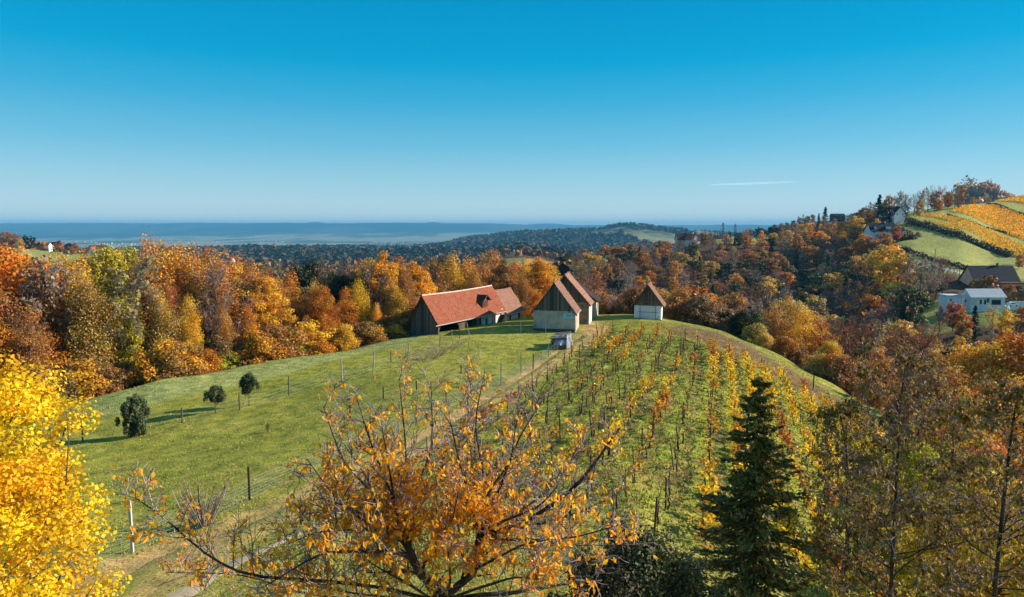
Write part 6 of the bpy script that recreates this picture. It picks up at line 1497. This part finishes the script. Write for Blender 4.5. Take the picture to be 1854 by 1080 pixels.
# ================================================================ contrail
m = MB(); n = 60; t = np.linspace(0, 1, n); P_ = np.array([tuple(pt(1282 + 162 * q, 334.5 - 6 * q, 30000)) for q in (0, 1)]); c = P_[0] + (P_[1] - P_[0]) * t[:, None]
c[:, 2] += 30 * (fbm(t * 9, t * 0, 81, 3) - .5); m.tube(c, 42 * np.sin(PI * t) ** .6 * (.5 + .9 * fbm(t * 14, t * 0, 82, 3)) + 1, 8)
nt = NT('thin_cloud', 1, 0); nt.base((.9, .9, .9, 1)); tr = nt.t.nodes.new('ShaderNodeBsdfTransparent'); mx = nt.t.nodes.new('ShaderNodeMixShader'); mx.inputs[0].default_value = .075
nt.l(tr.outputs[0], mx.inputs[1]); dfs = nt.t.nodes.new('ShaderNodeBsdfDiffuse'); trl = nt.t.nodes.new('ShaderNodeBsdfTranslucent'); dfs.inputs[0].default_value = trl.inputs[0].default_value = (.95, .95, .95, 1); ads = nt.t.nodes.new('ShaderNodeAddShader'); nt.l(dfs.outputs[0], ads.inputs[0]); nt.l(trl.outputs[0], ads.inputs[1]); nt.l(ads.outputs[0], mx.inputs[2]); nt.l(mx.outputs[0], nt.out.inputs['Surface'])
tag(m.obj('contrail', nt.m), 'short thin white contrail low in the sky above the ridge', 'cloud')
# ================================================================ labels of all scattered trees
KW = {'broad': 'round-crowned tree', 'tall': 'tall-crowned tree', 'bare': 'leafless tree', 'thin': 'sparse-leaved tree', 'birch': 'birch', 'spruce': 'spruce', 'pine': 'pine', 'shrub': 'low bush', 'poplar': 'poplar'}
LM = {
 'belt': [('at the left end of the meadow tree belt', 30, 500), ('behind the dense evergreen bush', 170, 500), ('in the belt above the ball-headed trees', 300, 500), ('in the belt right of the ball-headed trees', 420, 500), ('in the belt below the dark pines', 540, 500), ('in the belt just left of the barn', 690, 500), ('behind the barn roof', 830, 500)],
 'brow': [('on the meadow brow left of the evergreen bush', 80, 700), ('on the meadow brow above the evergreen bush', 240, 690), ('on the meadow brow above the ball-headed trees', 420, 650), ('on the meadow brow left of the barn', 620, 620)],
 'behind': [('behind the long barn', 890, 500), ('behind the cellar house with the sign', 970, 500)],
 'rightbrow': [('behind the gap left of the white hut', 1110, 560), ('just right of the white hut', 1230, 560), ('beyond the scrubby brow right of the hut', 1350, 580), ('beyond the right end of the grassy brow', 1480, 620), ('in the hollow behind the tall brown trees', 1640, 660), ('below the pale bungalow at the right edge', 1810, 640)],
 'wood': [('behind the taller cellar house', 1010, 500), ('above the cellar house roofs', 1050, 460), ('above the white hut', 1170, 500), ('on the crest above the white hut', 1170, 450), ('below the ridge farm', 1250, 460), ('in the valley wood right of the hut', 1270, 530), ('below the two ridge poplars', 1330, 460), ('mid-slope below the poplars', 1350, 510),
          ('high in the wood left of the white houses', 1450, 440), ('mid-slope below the orange poplar', 1450, 490), ('low in the valley wood below the orange poplar', 1440, 545), ('just below the white house with two dormers', 1570, 450), ('in the wood left of the hillside meadow', 1590, 500), ('in the wood below the raised hut', 1640, 560), ('around the pale bungalow', 1760, 590), ('right of the pale bungalow', 1860, 590)],
 'skyline': [('left of the upper white house', 1560, 385), ('in the hilltop wood, left part', 1650, 360), ('in the hilltop wood, right part', 1750, 350), ('round the white house with two dormers', 1600, 425), ('on the skyline above the orange poplar', 1480, 390), ('on the far wooded skyline', 1400, 410), ('by the ridge farm', 1300, 420), ('at the foot of the golden vineyards', 1845, 450), ('in the garden right of the dormer house', 1640, 424)],
 'lefthill': [('in the clump on the left hilltop', 30, 430), ('left of the red-roofed farmhouse', 130, 445), ('right of the red-roofed farmhouse', 212, 450)],
 'houses': [('below the pale bungalow', 1770, 560), ('left of the raised hut', 1660, 500), ('beside the cream gabled house', 1800, 505), ('at the left edge of the hillside meadow', 1600, 455)],
}
GR = {'belt': 'trees of the belt behind the meadow', 'brow': 'bushes along the meadow brow', 'behind': 'trees behind barn and cellar houses', 'rightbrow': 'growth beyond the right brow', 'wood': 'trees of the wood across the valley', 'skyline': 'trees on the far ridge', 'lefthill': 'trees on the left hill', 'houses': 'trees round the far houses'}
buckets = {}
for o, x, y, z, word, kind, zone in TREES:
    px, py = proj(x, y, z)
    lm = min(LM[zone], key=lambda l: (px - l[1]) ** 2 + 2.2 * (py - l[2]) ** 2)[0]
    buckets.setdefault((word, KW[kind], lm), []).append((px, o, zone, kind))
for (word, kw, lm), L in buckets.items():
    L.sort(key=lambda t: t[0])
    for i, (px, o, zone, kind) in enumerate(L):
        tag(o, f'{word} {kw} {lm}' + (f', {ordn(i)} from left' if len(L) > 1 else ''), 'bush' if kind == 'shrub' else 'tree', GR[zone])
bpy.context.view_layer.update()
HTOP = max((o.matrix_world @ Vector(b)).z for o in COL.objects if o.type == 'MESH' and o.name != 'contrail' for b in o.bound_box) - CZ + 3
print('HTOP', HTOP)
hz = MB(); hz.box(-18100, 18100, -18100, 18100, CZ - 330, CZ + HTOP)
hm = bpy.data.materials.new('haze_air'); hm.use_nodes = True; ht = hm.node_tree; ht.nodes.remove(ht.nodes['Principled BSDF'])
pv = ht.nodes.new('ShaderNodeVolumePrincipled'); ht.links.new(pv.outputs[0], ht.nodes['Material Output'].inputs['Volume'])
pv.inputs['Density'].default_value = 9e-5; pv.inputs['Color'].default_value = (.13, .46, .74, 1); pv.inputs['Anisotropy'].default_value = 0.0
tag(hz.obj('haze', hm), 'thin blue autumn haze over the valleys and plain', 'haze', kind='stuff')
# ================================================================ remove the templates
for p in PROTOS:
    for c, g in _kids.get(p.name, []): bpy.data.objects.remove(c)
    bpy.data.objects.remove(p)
bpy.context.view_layer.update()
print('BOUNDS', len(bpy.data.objects), len(TREES))
_z = [ (o.matrix_world @ Vector(b)).z for o in COL.objects if o.type == 'MESH' and o.name != 'haze' for b in o.bound_box]
print('ZMIN', min(_z), 'ZMAX', max(_z))
